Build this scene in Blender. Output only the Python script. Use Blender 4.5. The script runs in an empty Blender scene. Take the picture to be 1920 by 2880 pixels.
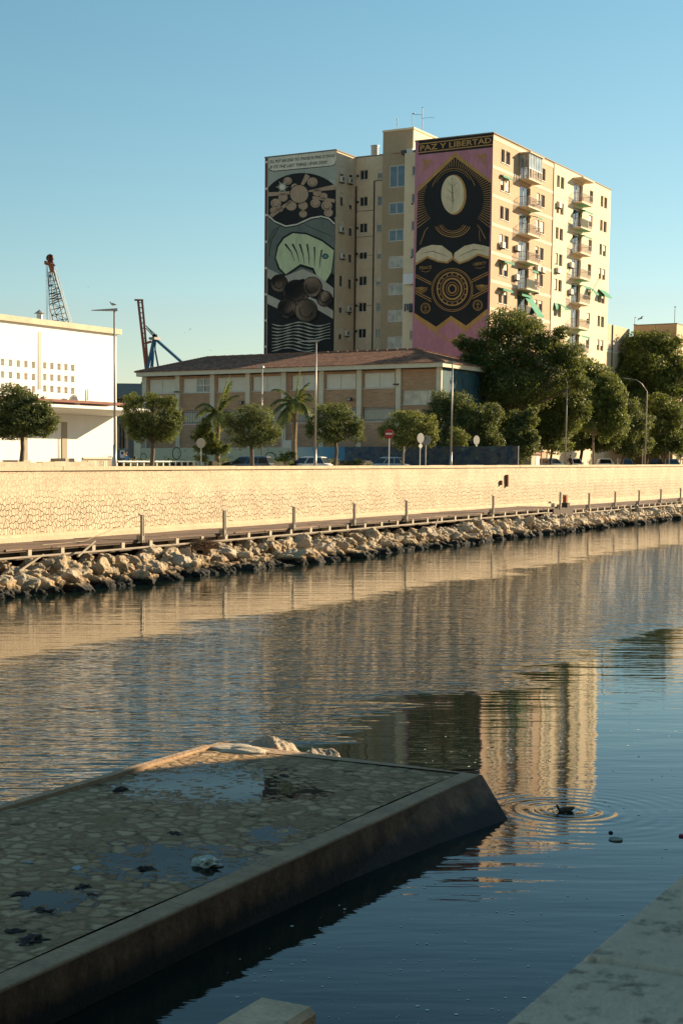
import bpy, bmesh, math, random
from mathutils import Vector, Matrix, noise
random.seed(7)
R = math.radians
sc = bpy.context.scene
# ------------------------------------------------------------------ camera, sky, sun
CAM_H = 5.0
FPX = 4600.0                                   # focal length in pixels of the 1920 x 2880 photograph
PIT = math.atan((1790 - 1302) / FPX)
cam = bpy.data.cameras.new('camera'); camo = bpy.data.objects.new('camera', cam); sc.collection.objects.link(camo)
camo.location = (0, 0, CAM_H); camo.rotation_euler = (math.pi/2 - PIT, 0, 0)
cam.sensor_fit = 'VERTICAL'; cam.sensor_height = 36; cam.lens = FPX / 2880 * 36
cam.shift_x = 480 / 2880; cam.shift_y = 350 / 2880
cam.clip_start = .1; cam.clip_end = 8000
cam.dof.use_dof = True; cam.dof.focus_distance = 90; cam.dof.aperture_fstop = 15
sc.camera = camo
TH = R(31.3)                                   # the river runs 31.3 degrees off the view axis
UX, UY = math.sin(TH), math.cos(TH)            # s: along the quay, away from the camera
VX, VY = -math.cos(TH), math.sin(TH)           # t: across the river, towards the far bank
RZ = math.atan2(UY, UX)
SUN_EL = R(19)
S_S, S_T = .85, -.527                          # sun azimuth in the (s, t) frame
sdx, sdy = S_S*UX + S_T*VX, S_S*UY + S_T*VY
world = bpy.data.worlds.new('World'); sc.world = world; world.use_nodes = True
wn = world.node_tree.nodes; wl = world.node_tree.links; wn.clear()
sky = wn.new('ShaderNodeTexSky'); sky.sky_type = 'NISHITA'; sky.sun_disc = False
sky.sun_elevation = SUN_EL; sky.sun_rotation = math.atan2(sdx, sdy)
sky.air_density = 1.0; sky.dust_density = .25; sky.ozone_density = 1.6
hs = wn.new('ShaderNodeHueSaturation'); hs.inputs['Hue'].default_value = .474; hs.inputs['Saturation'].default_value = 1.14
bg = wn.new('ShaderNodeBackground'); bg.inputs[1].default_value = .055
wo = wn.new('ShaderNodeOutputWorld')
wl.new(sky.outputs[0], hs.inputs['Color']); wl.new(hs.outputs[0], bg.inputs[0]); wl.new(bg.outputs[0], wo.inputs[0])
sun = bpy.data.lights.new('sun', 'SUN'); sun.energy = 5.0; sun.angle = R(.5); sun.color = (1, .79, .52)
suno = bpy.data.objects.new('sun', sun); sc.collection.objects.link(suno)
sd = Vector((sdx*math.cos(SUN_EL), sdy*math.cos(SUN_EL), math.sin(SUN_EL)))
suno.rotation_euler = sd.to_track_quat('Z', 'Y').to_euler()
sc.view_settings.view_transform = 'Standard'; sc.view_settings.look = 'None'; sc.view_settings.gamma = 1
sc.view_settings.exposure = 1.24

# ------------------------------------------------------------------ frame helpers
def W(s, t, z=0): return Vector((s*UX + t*VX, s*UY + t*VY, z))
def ST(P): return (P[0]*UX + P[1]*UY, P[0]*VX + P[1]*VY, P[2])
def ray(x, y):
    a = (x-480)/FPX; b = (1790-y)/FPX
    return Vector((a, math.cos(PIT) + b*math.sin(PIT), -math.sin(PIT) + b*math.cos(PIT)))
def onz(x, y, z): d = ray(x, y); return ST(Vector((0,0,CAM_H)) + d*((z-CAM_H)/d.z))
def hits(x, y, s): d = ray(x, y); return ST(Vector((0,0,CAM_H)) + d*(s/(d.x*UX+d.y*UY)))
def hitt(x, y, t): d = ray(x, y); return ST(Vector((0,0,CAM_H)) + d*(t/(d.x*VX+d.y*VY)))
def atY(x, y, Y): d = ray(x, y); return ST(Vector((0,0,CAM_H)) + d*(Y/d.y))
def z1(x, y): return (720 + x*.33163, 280 + y*.33163)      # detail photographs -> photograph pixels
def z2(x, y): return (1120 + x*.40816, 280 + y*.40816)
def z3(x, y): return (x*.35714, 680 + y*.35714)
def z4(x, y): return (360 + x*.33163, 940 + y*.33163)
def z5(x, y): return (840 + x*.33163, 940 + y*.33163)

# ------------------------------------------------------------------ materials
def new_mat(name):
    m = bpy.data.materials.new(name); m.use_nodes = True
    nt = m.node_tree; b = nt.nodes['Principled BSDF']; return m, nt, b
def nd(nt, typ, **kw):
    n = nt.nodes.new(typ)
    for k, v in kw.items(): setattr(n, k, v)
    return n
def setin(n, **kw):
    for k, v in kw.items(): n.inputs[k.replace('_', ' ')].default_value = v
def c4(c): return (c[0], c[1], c[2], 1)
def math_(nt, op, a, b=None, c=None):
    n = nd(nt, 'ShaderNodeMath', operation=op)
    for i, v in enumerate((a, b, c)):
        if v is None: continue
        if isinstance(v, (int, float)): n.inputs[i].default_value = v
        else: nt.links.new(v, n.inputs[i])
    return n.outputs[0]
def coords(nt, scale=(1,1,1), kind='Object', rot=(0,0,0)):
    tc = nd(nt, 'ShaderNodeTexCoord'); mp = nd(nt, 'ShaderNodeMapping'); mp.inputs['Scale'].default_value = scale
    mp.inputs['Rotation'].default_value = rot
    nt.links.new(tc.outputs[kind], mp.inputs[0]); return mp.outputs[0]
def wcoords(nt, scale=(1,1,1), rot=(0,0,0)):
    g = nd(nt, 'ShaderNodeNewGeometry'); mp = nd(nt, 'ShaderNodeMapping'); mp.inputs['Scale'].default_value = scale
    mp.inputs['Rotation'].default_value = rot
    nt.links.new(g.outputs['Position'], mp.inputs[0]); return mp.outputs[0]
def noise_(nt, vec, scale, detail=4, rough=.55):
    n = nd(nt, 'ShaderNodeTexNoise'); n.inputs['Scale'].default_value = scale; n.inputs['Detail'].default_value = detail
    n.inputs['Roughness'].default_value = rough
    if vec is not None: nt.links.new(vec, n.inputs['Vector'])
    return n.outputs['Fac']
def ramp(nt, fac, stops, interp='LINEAR'):
    r = nd(nt, 'ShaderNodeValToRGB'); r.color_ramp.interpolation = interp
    e = r.color_ramp.elements
    while len(e) < len(stops): e.new(.5)
    for el, (p, c) in zip(e, stops): el.position = p; el.color = c4(c) if not isinstance(c, (int, float)) else (c, c, c, 1)
    nt.links.new(fac, r.inputs[0]); return r.outputs[0]
def mixc(nt, fac, a, b, mode='MIX'):
    m = nd(nt, 'ShaderNodeMix', data_type='RGBA', blend_type=mode)
    for i, v in ((0, fac), (6, a), (7, b)):
        if isinstance(v, (int, float)): m.inputs[i].default_value = v
        elif isinstance(v, tuple): m.inputs[i].default_value = c4(v)
        else: nt.links.new(v, m.inputs[i])
    return m.outputs[2]
def bump(nt, b, h, dist=.02, strength=1.0, prev=None):
    n = nd(nt, 'ShaderNodeBump'); n.inputs['Distance'].default_value = dist; n.inputs['Strength'].default_value = strength
    nt.links.new(h, n.inputs['Height'])
    if prev is not None: nt.links.new(prev, n.inputs['Normal'])
    if b is not None: nt.links.new(n.outputs[0], b.inputs['Normal'])
    return n.outputs[0]
MATS = {}
def plain(name, col, rough=.7, var=.25, scale=1.5, metal=0, bmp=.0, vscale=None, spec=.4, fine=8):
    """mottled paint / stone / metal: two noises vary the colour, a fine one the surface"""
    if name in MATS: return MATS[name]
    m, nt, b = new_mat(name)
    v = coords(nt, vscale or (1,1,1))
    n1 = noise_(nt, v, scale, 5, .6); n2 = noise_(nt, v, scale*fine, 3, .6)
    f = math_(nt, 'ADD', math_(nt, 'MULTIPLY', n1, .65), math_(nt, 'MULTIPLY', n2, .35))
    lo = tuple(max(0, c*(1-var)) for c in col); hi = tuple(min(1, c*(1+var)) for c in col)
    nt.links.new(ramp(nt, f, [(.3, lo), (.7, hi)]), b.inputs['Base Color'])
    b.inputs['Roughness'].default_value = rough; b.inputs['Metallic'].default_value = metal
    b.inputs['Specular IOR Level'].default_value = spec
    if bmp: bump(nt, b, n2, bmp)
    MATS[name] = m; return m

# ------------------------------------------------------------------ mesh builder
class MB:
    def __init__(self): self.v = []; self.f = []; self.m = []
    def add(self, vs, fs, mi=0):
        o = len(self.v); self.v += [tuple(p) for p in vs]
        for f in fs: self.f.append(tuple(i+o for i in f)); self.m.append(mi)
        return self
    def quad(self, a, b, c, d, mi=0): return self.add([a,b,c,d], [(0,1,2,3)], mi)
    def poly(self, pts, mi=0): return self.add(pts, [tuple(range(len(pts)))], mi)
    def box(self, s0, s1, t0, t1, z0, z1, mi=0, taper=0):
        k = taper
        vs = [(s0,t0,z0),(s1,t0,z0),(s1,t1,z0),(s0,t1,z0),(s0+k,t0+k,z1),(s1-k,t0+k,z1),(s1-k,t1-k,z1),(s0+k,t1-k,z1)]
        return self.add(vs, [(0,3,2,1),(4,5,6,7),(0,1,5,4),(1,2,6,5),(2,3,7,6),(3,0,4,7)], mi)
    def hexa(self, bot, top, mi=0):
        n = len(bot); vs = list(bot)+list(top)
        return self.add(vs, [tuple(reversed(range(n))), tuple(range(n, 2*n))] + [(i, (i+1)%n, n+(i+1)%n, n+i) for i in range(n)], mi)
    def tube(self, pts, rad, n=6, mi=0, caps=True, flat=1.0):
        pts = [Vector(p) for p in pts]; rs = rad if isinstance(rad, (list, tuple)) else [rad]*len(pts)
        vs = []
        for i, p in enumerate(pts):
            d = (pts[min(i+1, len(pts)-1)] - pts[max(i-1, 0)]).normalized()
            up = Vector((0,0,1)) if abs(d.z) < .9 else Vector((1,0,0))
            a = d.cross(up).normalized(); b = a.cross(d).normalized()
            for k in range(n):
                an = 2*math.pi*k/n + math.pi/n
                vs.append(p + a*math.cos(an)*rs[i] + b*math.sin(an)*rs[i]*flat)
        fs = []
        for i in range(len(pts)-1):
            for k in range(n): fs.append((i*n+k, i*n+(k+1)%n, (i+1)*n+(k+1)%n, (i+1)*n+k))
        if caps: fs += [tuple(reversed(range(n))), tuple(range((len(pts)-1)*n, len(pts)*n))]
        return self.add(vs, fs, mi)
    def lathe(self, prof, c, n=12, mi=0):
        vs = []; fs = []
        for r_, z in prof:
            for k in range(n): a = 2*math.pi*k/n; vs.append((c[0]+r_*math.cos(a), c[1]+r_*math.sin(a), c[2]+z))
        for i in range(len(prof)-1):
            for k in range(n): fs.append((i*n+k, i*n+(k+1)%n, (i+1)*n+(k+1)%n, (i+1)*n+k))
        fs += [tuple(reversed(range(n))), tuple(range((len(prof)-1)*n, len(prof)*n))]
        return self.add(vs, fs, mi)
    def build(self, name, mats, parent=None, base=None, smooth=False, bevel=0, label=None):
        if parent is not None: base = BASE[parent.name]
        if base is None: base = (0,0,0)
        me = bpy.data.meshes.new(name)
        me.from_pydata([(p[0]-base[0], p[1]-base[1], p[2]-base[2]) for p in self.v], [], self.f)
        if not isinstance(mats, (list, tuple)): mats = [mats]
        for m in mats: me.materials.append(m)
        if len(mats) > 1: me.polygons.foreach_set('material_index', self.m)
        if smooth: me.polygons.foreach_set('use_smooth', [True]*len(self.f))
        me.update()
        o = bpy.data.objects.new(name, me); sc.collection.objects.link(o)
        if parent is not None: o.parent = parent
        else: o.location = W(*base); o.rotation_euler = (0,0,RZ)
        if bevel:
            bm = bmesh.new(); bm.from_mesh(me)
            bmesh.ops.bevel(bm, geom=bm.edges[:], offset=bevel, segments=1, affect='EDGES', clamp_overlap=True)
            bm.to_mesh(me); bm.free()
        BASE[o.name] = base
        if label: o['label'] = label
        return o
BASE = {}
def tag(o, label, cat, group=None, kind=None):
    o['label'] = label; o['category'] = cat
    if group: o['group'] = group
    if kind: o['kind'] = kind
    return o
def struct(o, kind='structure'): o['kind'] = kind; return o
def thing(name, label, cat, base, group=None, rot=0):
    o = bpy.data.objects.new(name, None); sc.collection.objects.link(o); o.empty_display_size = .3
    o.location = W(*base); o.rotation_euler = (0,0,RZ+rot); BASE[o.name] = base
    return tag(o, label, cat, group)
def copy_tree(o, parent=None):
    c = o.copy(); sc.collection.objects.link(c)
    if parent is not None: c.parent = parent
    for ch in list(o.children): copy_tree(ch, c)
    return c
def place(o, s, t, z, rot=0, label=None):
    o.location = W(s,t,z); o.rotation_euler = (0,0,RZ+rot)
    if label: o['label'] = label
    return o
def text_shape(txt, shear=0, thick=0):
    """2D outline of a word, scaled to the unit box"""
    cu = bpy.data.curves.new('lettering', 'FONT'); cu.body = txt; cu.shear = shear; cu.offset = thick; cu.resolution_u = 2
    ob = bpy.data.objects.new('lettering', cu); sc.collection.objects.link(ob)
    dg = bpy.context.evaluated_depsgraph_get(); ev = ob.evaluated_get(dg); me = ev.to_mesh()
    vs = [(v.co.x, v.co.y) for v in me.vertices]; fs = [tuple(p.vertices) for p in me.polygons]
    ev.to_mesh_clear(); bpy.data.objects.remove(ob); bpy.data.curves.remove(cu)
    x0 = min(v[0] for v in vs); x1 = max(v[0] for v in vs); y0 = min(v[1] for v in vs); y1 = max(v[1] for v in vs)
    return [((x-x0)/(x1-x0), (y-y0)/(y1-y0)) for x, y in vs], fs

#=== SECTIONS ===
# ------------------------------------------------------------------ the setting: water, ground
def water_mat():
    m, nt, b = new_mat('river water')
    b.inputs['Base Color'].default_value = (.008, .016, .012, 1); b.inputs['Roughness'].default_value = .02
    b.inputs['IOR'].default_value = 1.333; b.inputs['Specular IOR Level'].default_value = .32
    st = wcoords(nt, rot=(0,0,-RZ)); sep = nd(nt, 'ShaderNodeSeparateXYZ'); nt.links.new(st, sep.inputs[0])
    s, t = sep.outputs[0], sep.outputs[1]
    big = noise_(nt, wcoords(nt, (.06,.16,.1)), 1.0, 4, .6)
    big2 = noise_(nt, wcoords(nt, (.35,1.3,.3), rot=(0,0,.12)), 1.0, 3, .6)
    tt = math_(nt, 'ADD', t, math_(nt, 'MULTIPLY', math_(nt, 'SUBTRACT', big, .5), 7.0))
    tt = math_(nt, 'ADD', tt, math_(nt, 'MULTIPLY', math_(nt, 'SUBTRACT', big2, .5), 3.0))
    def sm(v, a, c):
        n = nd(nt, 'ShaderNodeMapRange', interpolation_type='SMOOTHSTEP'); nt.links.new(v, n.inputs[0])
        n.inputs[1].default_value = a; n.inputs[2].default_value = c; return n.outputs[0]
    breeze = math_(nt, 'MULTIPLY', sm(tt, 12.6, 14.6), math_(nt, 'SUBTRACT', 1.0, sm(tt, 23.5, 26.0)))
    near = math_(nt, 'SUBTRACT', 1.0, sm(tt, 10.5, 14.0))
    # calm patch between the breeze and the pier on the left, a bluer one far right
    w1 = noise_(nt, wcoords(nt, (.55, 2.6, 1), rot=(0,0,.10)), 1.0, 3, .5)
    w2 = noise_(nt, wcoords(nt, (1.6, 6.5, 1), rot=(0,0,-.06)), 1.0, 2, .5)
    w3 = noise_(nt, wcoords(nt, (.16, .75, 1), rot=(0,0,.05)), 1.0, 2, .5)
    w4 = noise_(nt, wcoords(nt, (.5, 1.5, 1), rot=(0,0,.2)), 1.0, 2, .5)
    a_b = math_(nt, 'MULTIPLY', math_(nt, 'ADD', math_(nt, 'MULTIPLY', w1, .062), math_(nt, 'MULTIPLY', w2, .024)), breeze)
    a_c = math_(nt, 'MULTIPLY', math_(nt, 'ADD', math_(nt, 'MULTIPLY', w1, .011), math_(nt, 'MULTIPLY', w3, .018)), math_(nt, 'SUBTRACT', 1.0, math_(nt, 'MULTIPLY', near, .62)))
    a_n = math_(nt, 'MULTIPLY', math_(nt, 'ADD', math_(nt, 'MULTIPLY', w4, .006), math_(nt, 'MULTIPLY', w2, .0015)), near)
    h = math_(nt, 'ADD', math_(nt, 'ADD', a_b, a_c), a_n)
    ds, dt, _ = DUCK
    def d2(cs, ct):
        dx = math_(nt, 'SUBTRACT', s, cs); dy = math_(nt, 'SUBTRACT', t, ct)
        return math_(nt, 'SQRT', math_(nt, 'ADD', math_(nt, 'MULTIPLY', dx, dx), math_(nt, 'MULTIPLY', dy, dy)))
    r = d2(ds, dt)
    ring = math_(nt, 'MULTIPLY', math_(nt, 'SINE', math_(nt, 'MULTIPLY', r, 27.0)), math_(nt, 'EXPONENT', math_(nt, 'MULTIPLY', r, -1.45)))
    ring = math_(nt, 'MULTIPLY', ring, ramp(nt, noise_(nt, wcoords(nt, (1.1,1.6,1)), 1.0, 2), [(.38, .15), (.6, 1.0)]))
    h = math_(nt, 'ADD', h, math_(nt, 'MULTIPLY', ring, .006))
    bump(nt, b, h, 1.0)
    return m
DUCK = onz(1592, 2280, 0)
tag_w = MB().quad((-60, .9, 0), (2500, .9, 0), (2500, 42, 0), (-60, 42, 0)).build('water', water_mat()); struct(tag_w)
dust = plain('dusty asphalt', (.16,.145,.12), .9, .2, .4, bmp=.01)
g = MB().quad((-300, 42.75, 3.98), (6000, 42.75, 3.98), (6000, 6000, 3.98), (-300, 6000, 3.98)).build('ground', dust); struct(g)
g = MB().quad((-300, -3000, 3.2), (6000, -3000, 3.2), (6000, .9, 3.2), (-300, .9, 3.2)).build('near_ground', dust); struct(g)
pv = plain('promenade paving', (.38,.31,.23), .85, .12, .8)
g = MB().quad((-60, 43.05, 3.99), (700, 43.05, 3.99), (700, 51.5, 3.99), (-60, 51.5, 3.99)).build('promenade', pv); struct(g)

# sloping earth under the rocks
earth = plain('dark wet earth', (.05,.04,.028), .9, .4, 1.2, bmp=.05)
e = MB()
for a in range(-60, 700, 20):
    e.quad((a,36.2,-.6),(a+20,36.2,-.6),(a+20,39.6,.75),(a,39.6,.75)); e.quad((a,39.6,.75),(a+20,39.6,.75),(a+20,42.7,1.25),(a,42.7,1.25))
struct(e.build('embankment', earth))

# ------------------------------------------------------------------ far quay wall
def quay_mat():
    m, nt, b = new_mat('crazy-stone facing')
    v = coords(nt); sep = nd(nt, 'ShaderNodeSeparateXYZ'); nt.links.new(v, sep.inputs[0])
    cmb = nd(nt, 'ShaderNodeCombineXYZ'); nt.links.new(sep.outputs[0], cmb.inputs[0]); nt.links.new(sep.outputs[2], cmb.inputs[1])
    wob = nd(nt, 'ShaderNodeTexNoise'); wob.inputs['Scale'].default_value = 2.2; nt.links.new(cmb.outputs[0], wob.inputs['Vector'])
    vm = nd(nt, 'ShaderNodeVectorMath', operation='MULTIPLY_ADD'); nt.links.new(wob.outputs['Color'], vm.inputs[0]); vm.inputs[1].default_value = (.12,.12,0)
    mp = nd(nt, 'ShaderNodeMapping'); mp.inputs['Scale'].default_value = (1.15, .92, 1); nt.links.new(cmb.outputs[0], mp.inputs[0]); nt.links.new(mp.outputs[0], vm.inputs[2])
    vo = nd(nt, 'ShaderNodeTexVoronoi', feature='DISTANCE_TO_EDGE', voronoi_dimensions='2D'); vo.inputs['Scale'].default_value = 4.1; vo.inputs['Randomness'].default_value = .85
    nt.links.new(vm.outputs[0], vo.inputs['Vector'])
    vc = nd(nt, 'ShaderNodeTexVoronoi', feature='F1', voronoi_dimensions='2D'); vc.inputs['Scale'].default_value = 4.1; vc.inputs['Randomness'].default_value = .85
    nt.links.new(vm.outputs[0], vc.inputs['Vector'])
    n1 = noise_(nt, v, .5, 5, .6); n2 = noise_(nt, v, 9, 4, .6); n3 = noise_(nt, coords(nt,(1.3,1,1.3)), 1.6, 4, .7)
    # joints are open at the bottom, filled with mortar towards the top
    mr = nd(nt, 'ShaderNodeMapRange'); nt.links.new(math_(nt, 'ADD', sep.outputs[2], math_(nt, 'MULTIPLY', n1, .9)), mr.inputs[0])
    mr.inputs[1].default_value = 2.35; mr.inputs[2].default_value = 3.1; mr.inputs[3].default_value = .046; mr.inputs[4].default_value = .014
    wd = math_(nt, 'MULTIPLY', mr.outputs[0], math_(nt, 'ADD', .15, math_(nt, 'MULTIPLY', n3, 1.7)))
    j = math_(nt, 'LESS_THAN', vo.outputs['Distance'], wd)
    soft = nd(nt, 'ShaderNodeMapRange'); nt.links.new(math_(nt, 'DIVIDE', vo.outputs['Distance'], math_(nt, 'ADD', wd, .012)), soft.inputs[0]); soft.inputs[1].default_value = .25; soft.inputs[2].default_value = 1.6
    stone = ramp(nt, math_(nt, 'ADD', math_(nt, 'MULTIPLY', n1, .6), math_(nt, 'MULTIPLY', n2, .4)), [(.3,(.38,.29,.19)),(.55,(.52,.42,.285)),(.75,(.62,.52,.38))])
    cs = nd(nt, 'ShaderNodeSeparateColor'); nt.links.new(vc.outputs['Color'], cs.inputs[0])
    stone = mixc(nt, math_(nt, 'MULTIPLY', cs.outputs[0], .22), stone, (.78,.62,.42))
    col = mixc(nt, soft.outputs[0], (.16,.09,.045), stone)
    rust = math_(nt, 'MULTIPLY', math_(nt, 'GREATER_THAN', noise_(nt, coords(nt,(.5,1,.9)), 1.1, 3, .7), .735), .55)
    col = mixc(nt, rust, col, (.22,.11,.05))
    nt.links.new(col, b.inputs['Base Color']); b.inputs['Roughness'].default_value = .9
    hh = math_(nt, 'ADD', math_(nt, 'MULTIPLY', math_(nt, 'MINIMUM', vo.outputs['Distance'], math_(nt, 'MULTIPLY', wd, 2.2)), .9), math_(nt, 'MULTIPLY', n2, .02))
    bump(nt, b, hh, 1.0, .7)
    return m
SW0, SW1 = -60, 700
qw = thing('quay_wall', 'long cream stone-faced retaining wall along the far bank', 'wall', (60, 42.6, 1.2))
TP = 1.92
w = MB(); w.quad((SW0,42.62,TP),(SW1,42.62,TP),(SW1,42.75,4.66),(SW0,42.75,4.66)); w.quad((SW1,42.75,4.66),(SW0,42.75,4.66),(SW0,43.1,4.66),(SW1,43.1,4.66)); w.quad((SW0,43.1,3.9),(SW1,43.1,3.9),(SW1,43.1,4.66),(SW0,43.1,4.66))
w.build('stone_face', quay_mat(), qw)
cop = plain('sandy mortar', (.53,.42,.28), .9, .16, .9, bmp=.02)
cp = MB(); a = SW0; random.seed(3)
while a < SW1:
    L = random.uniform(2.2, 4.2) if a < 330 else 40; dz = random.uniform(-.012,.012); dt = random.uniform(-.008,.008)
    cp.box(a+.012, min(a+L, SW1)-.012, 42.66+dt, 43.16, 4.66, 4.84+dz); a += L
cp.build('coping', cop, qw)
pl = MB(); pl.box(SW0, SW1, 42.40, 42.70, 1.0, 1.92); pl.box(SW0, SW1, 42.22, 42.40, 1.0, 1.78)
pl.build('plinth', cop, qw)
# rusty iron plates and a drain on the wall
for (x, y, hh, ww) in ((1425,1352,.9,.22),(1408,1358,.35,.15)):
    p = hitt(x, y, 42.6); MB().box(p[0]-ww/2, p[0]+ww/2, 42.5, 42.7, p[2]-hh/2, p[2]+hh/2).build('rusty_stub', plain('rusty iron', (.16,.07,.035), .9, .4, 4), qw)
bx = hitt(1587, 1400, 41.6)
o = MB().box(bx[0]-.2, bx[0]+.2, 41.4, 41.7, 1.7, 2.45).build('iron_box', plain('rust red paint', (.35,.11,.04), .8, .3, 3), base=(bx[0], 41.55, 1.7))
tag(o, 'small rust-red iron box standing on the boardwalk against the plinth', 'box')

# ------------------------------------------------------------------ boardwalk with its beams
def plank_mat():
    m, nt, b = new_mat('weathered planks')
    v = coords(nt); sep = nd(nt, 'ShaderNodeSeparateXYZ'); nt.links.new(v, sep.inputs[0])
    t_ = math_(nt, 'DIVIDE', sep.outputs[1], .145); fr = math_(nt, 'FRACT', t_); fl = math_(nt, 'FLOOR', t_)
    gap = math_(nt, 'LESS_THAN', fr, .08)
    wn_ = nd(nt, 'ShaderNodeTexWhiteNoise', noise_dimensions='2D'); cm = nd(nt, 'ShaderNodeCombineXYZ')
    nt.links.new(fl, cm.inputs[0]); nt.links.new(math_(nt, 'FLOOR', math_(nt, 'DIVIDE', sep.outputs[0], 2.4)), cm.inputs[1]); nt.links.new(cm.outputs[0], wn_.inputs['Vector'])
    gr = noise_(nt, coords(nt, (1.2, 14, 6)), 1.5, 5, .7)
    f = math_(nt, 'ADD', math_(nt, 'MULTIPLY', wn_.outputs['Value'], .5), math_(nt, 'MULTIPLY', gr, .6))
    col = ramp(nt, f, [(.2,(.055,.032,.020)),(.55,(.13,.075,.045)),(.85,(.24,.15,.095))])
    col = mixc(nt, gap, col, (.01,.007,.005))
    nt.links.new(col, b.inputs['Base Color']); b.inputs['Roughness'].default_value = .85
    bump(nt, b, math_(nt, 'SUBTRACT', gr, gap), .01); return m
wood = plank_mat()
bw = thing('boardwalk', 'dark plank boardwalk on a low frame between the cream wall and the rocks', 'boardwalk', (60, 40.5, 1.2))
def deckz(s): return 1.60 + max(0, min(1, (s-60)/60))*.13 - (.22 if s > 122.5 else 0)
D = MB(); random.seed(5); a = 30
while a < 300:
    L = 3.1; z0, z1_ = deckz(a+.01)+random.uniform(-.012,.012), deckz(a+L-.01)+random.uniform(-.012,.012); e0 = 39.06 + random.uniform(-.06,.06)
    D.add([(a+.01,e0,z0),(a+L-.01,e0,z1_),(a+L-.01,42.22,z1_),(a+.01,42.22,z0),(a+.01,e0,z0-.07),(a+L-.01,e0,z1_-.07),(a+L-.01,42.22,z1_-.07),(a+.01,42.22,z0-.07)],
          [(0,1,2,3),(7,6,5,4),(4,5,1,0),(5,6,2,1),(7,4,0,3)])
    a += L
D.build('deck', wood, bw)
pale = plain('grey weathered timber', (.30,.245,.18), .85, .25, 1.5, bmp=.01)
cb = plain('dark tarred timber', (.07,.05,.035), .9, .4, 1.0)
B1 = MB(); B2 = MB(); a = 30
while a < 300:
    z = deckz(a+1.5); B1.tube([(a,39.0,z-.36),(a+6.2,39.0,deckz(a+7)-.36)], .05, 8); B2.box(a, a+6.19, 39.5, 39.7, z-.5, z-.09); B2.box(a, a+6.19, 39.06, 39.12, z-.15, z-.072); a += 6.2
B1.build('edge_rail', pale, bw); B2.build('bearer', cb, bw)
pb = plain('pale concrete', (.44,.37,.28), .85, .15, 2)
a = 51.0
while a < 172:
    z = deckz(a); MB().box(a-.12, a+.12, 39.02, 39.45, z-.31, z-.075).build('bracket', pb, bw); a += 1.9 if a > 122 else 2.3
MB().box(118.5, 123.2, 38.9, 39.0, 1.05, 1.62).box(121.9, 122.5, 38.95, 39.4, 1.3, 2.0).build('step_board', cb, bw)

# railing posts: twin flat bars with a small arm
steel = plain('galvanised steel', (.30,.27,.22), .45, .15, 3, metal=.6)
S_POST = [hitt(x, 1440, 38.85)[0] for x in (401,632,827,997,1143,1386,1574,1655,1728,1795,1856,1911)]
pp = thing('railing_post', 'twin-bar steel railing post on the edge of the boardwalk', 'post', (S_POST[0], 38.85, 1.2), 'railing posts along the boardwalk')
zb = 1.47
MB().box(S_POST[0]-.08, S_POST[0]-.045, 38.80, 38.92, zb, zb+1.24).box(S_POST[0]+.045, S_POST[0]+.08, 38.80, 38.92, zb, zb+1.24).box(S_POST[0]-.044, S_POST[0]+.044, 38.81, 38.91, zb+.12, zb+.3).build('upright', steel, pp)
MB().box(S_POST[0]-.26, S_POST[0]+.12, 38.79, 38.93, zb+1.244, zb+1.28).build('arm', steel, pp)
MB().box(S_POST[0]-.1, S_POST[0]+.1, 38.9, 39.1, zb+.08, zb+.34).build('foot', steel, pp)
ordn = ['first','second','third','fourth','fifth','sixth','seventh','eighth','ninth','tenth','eleventh','twelfth','thirteenth','fourteenth']
lab = ['steel twin-bar post nearest the left edge of the photo, left of the white lamp wall']
for i, s_ in enumerate(S_POST):
    q = pp if i == 0 else copy_tree(pp)
    place(q, s_, 38.85, 1.2 + (deckz(s_)-1.6)*.8)
    q['label'] = 'twin-bar steel railing post on the boardwalk, %s counted from the left' % ordn[i]
rope = plain('slack grey rope', (.35,.27,.18), .9, .3, 5)
for i in range(len(S_POST)):
    a, c = (S_POST[i-1] if i else S_POST[0]-7.5), S_POST[i]
    if c - a > 10: continue
    za, zc = 2.70 + (deckz(a)-1.6)*.8, 2.70 + (deckz(c)-1.6)*.8
    if i == 0: pts = [(a,38.9,1.7),(a+3,38.95,1.72),(a+5,38.9,2.1),(c-.2,38.86,zc)]
    else:
        sag = random.uniform(.28,.6); pts = [(a+(c-a)*k/12, 38.86, za+(zc-za)*k/12 - 4*sag*(k/12)*(1-k/12)) for k in range(13)]
    o = MB().tube(pts, .016, 4).build('rope', rope, base=(a, 38.86, za))
    tag(o, 'slack rope hanging between the %s and %s railing posts from the left' % (ordn[i-1], ordn[i]) if i else 'fallen rope end running up to the first railing post on the left', 'rope', 'ropes between the railing posts')

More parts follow.
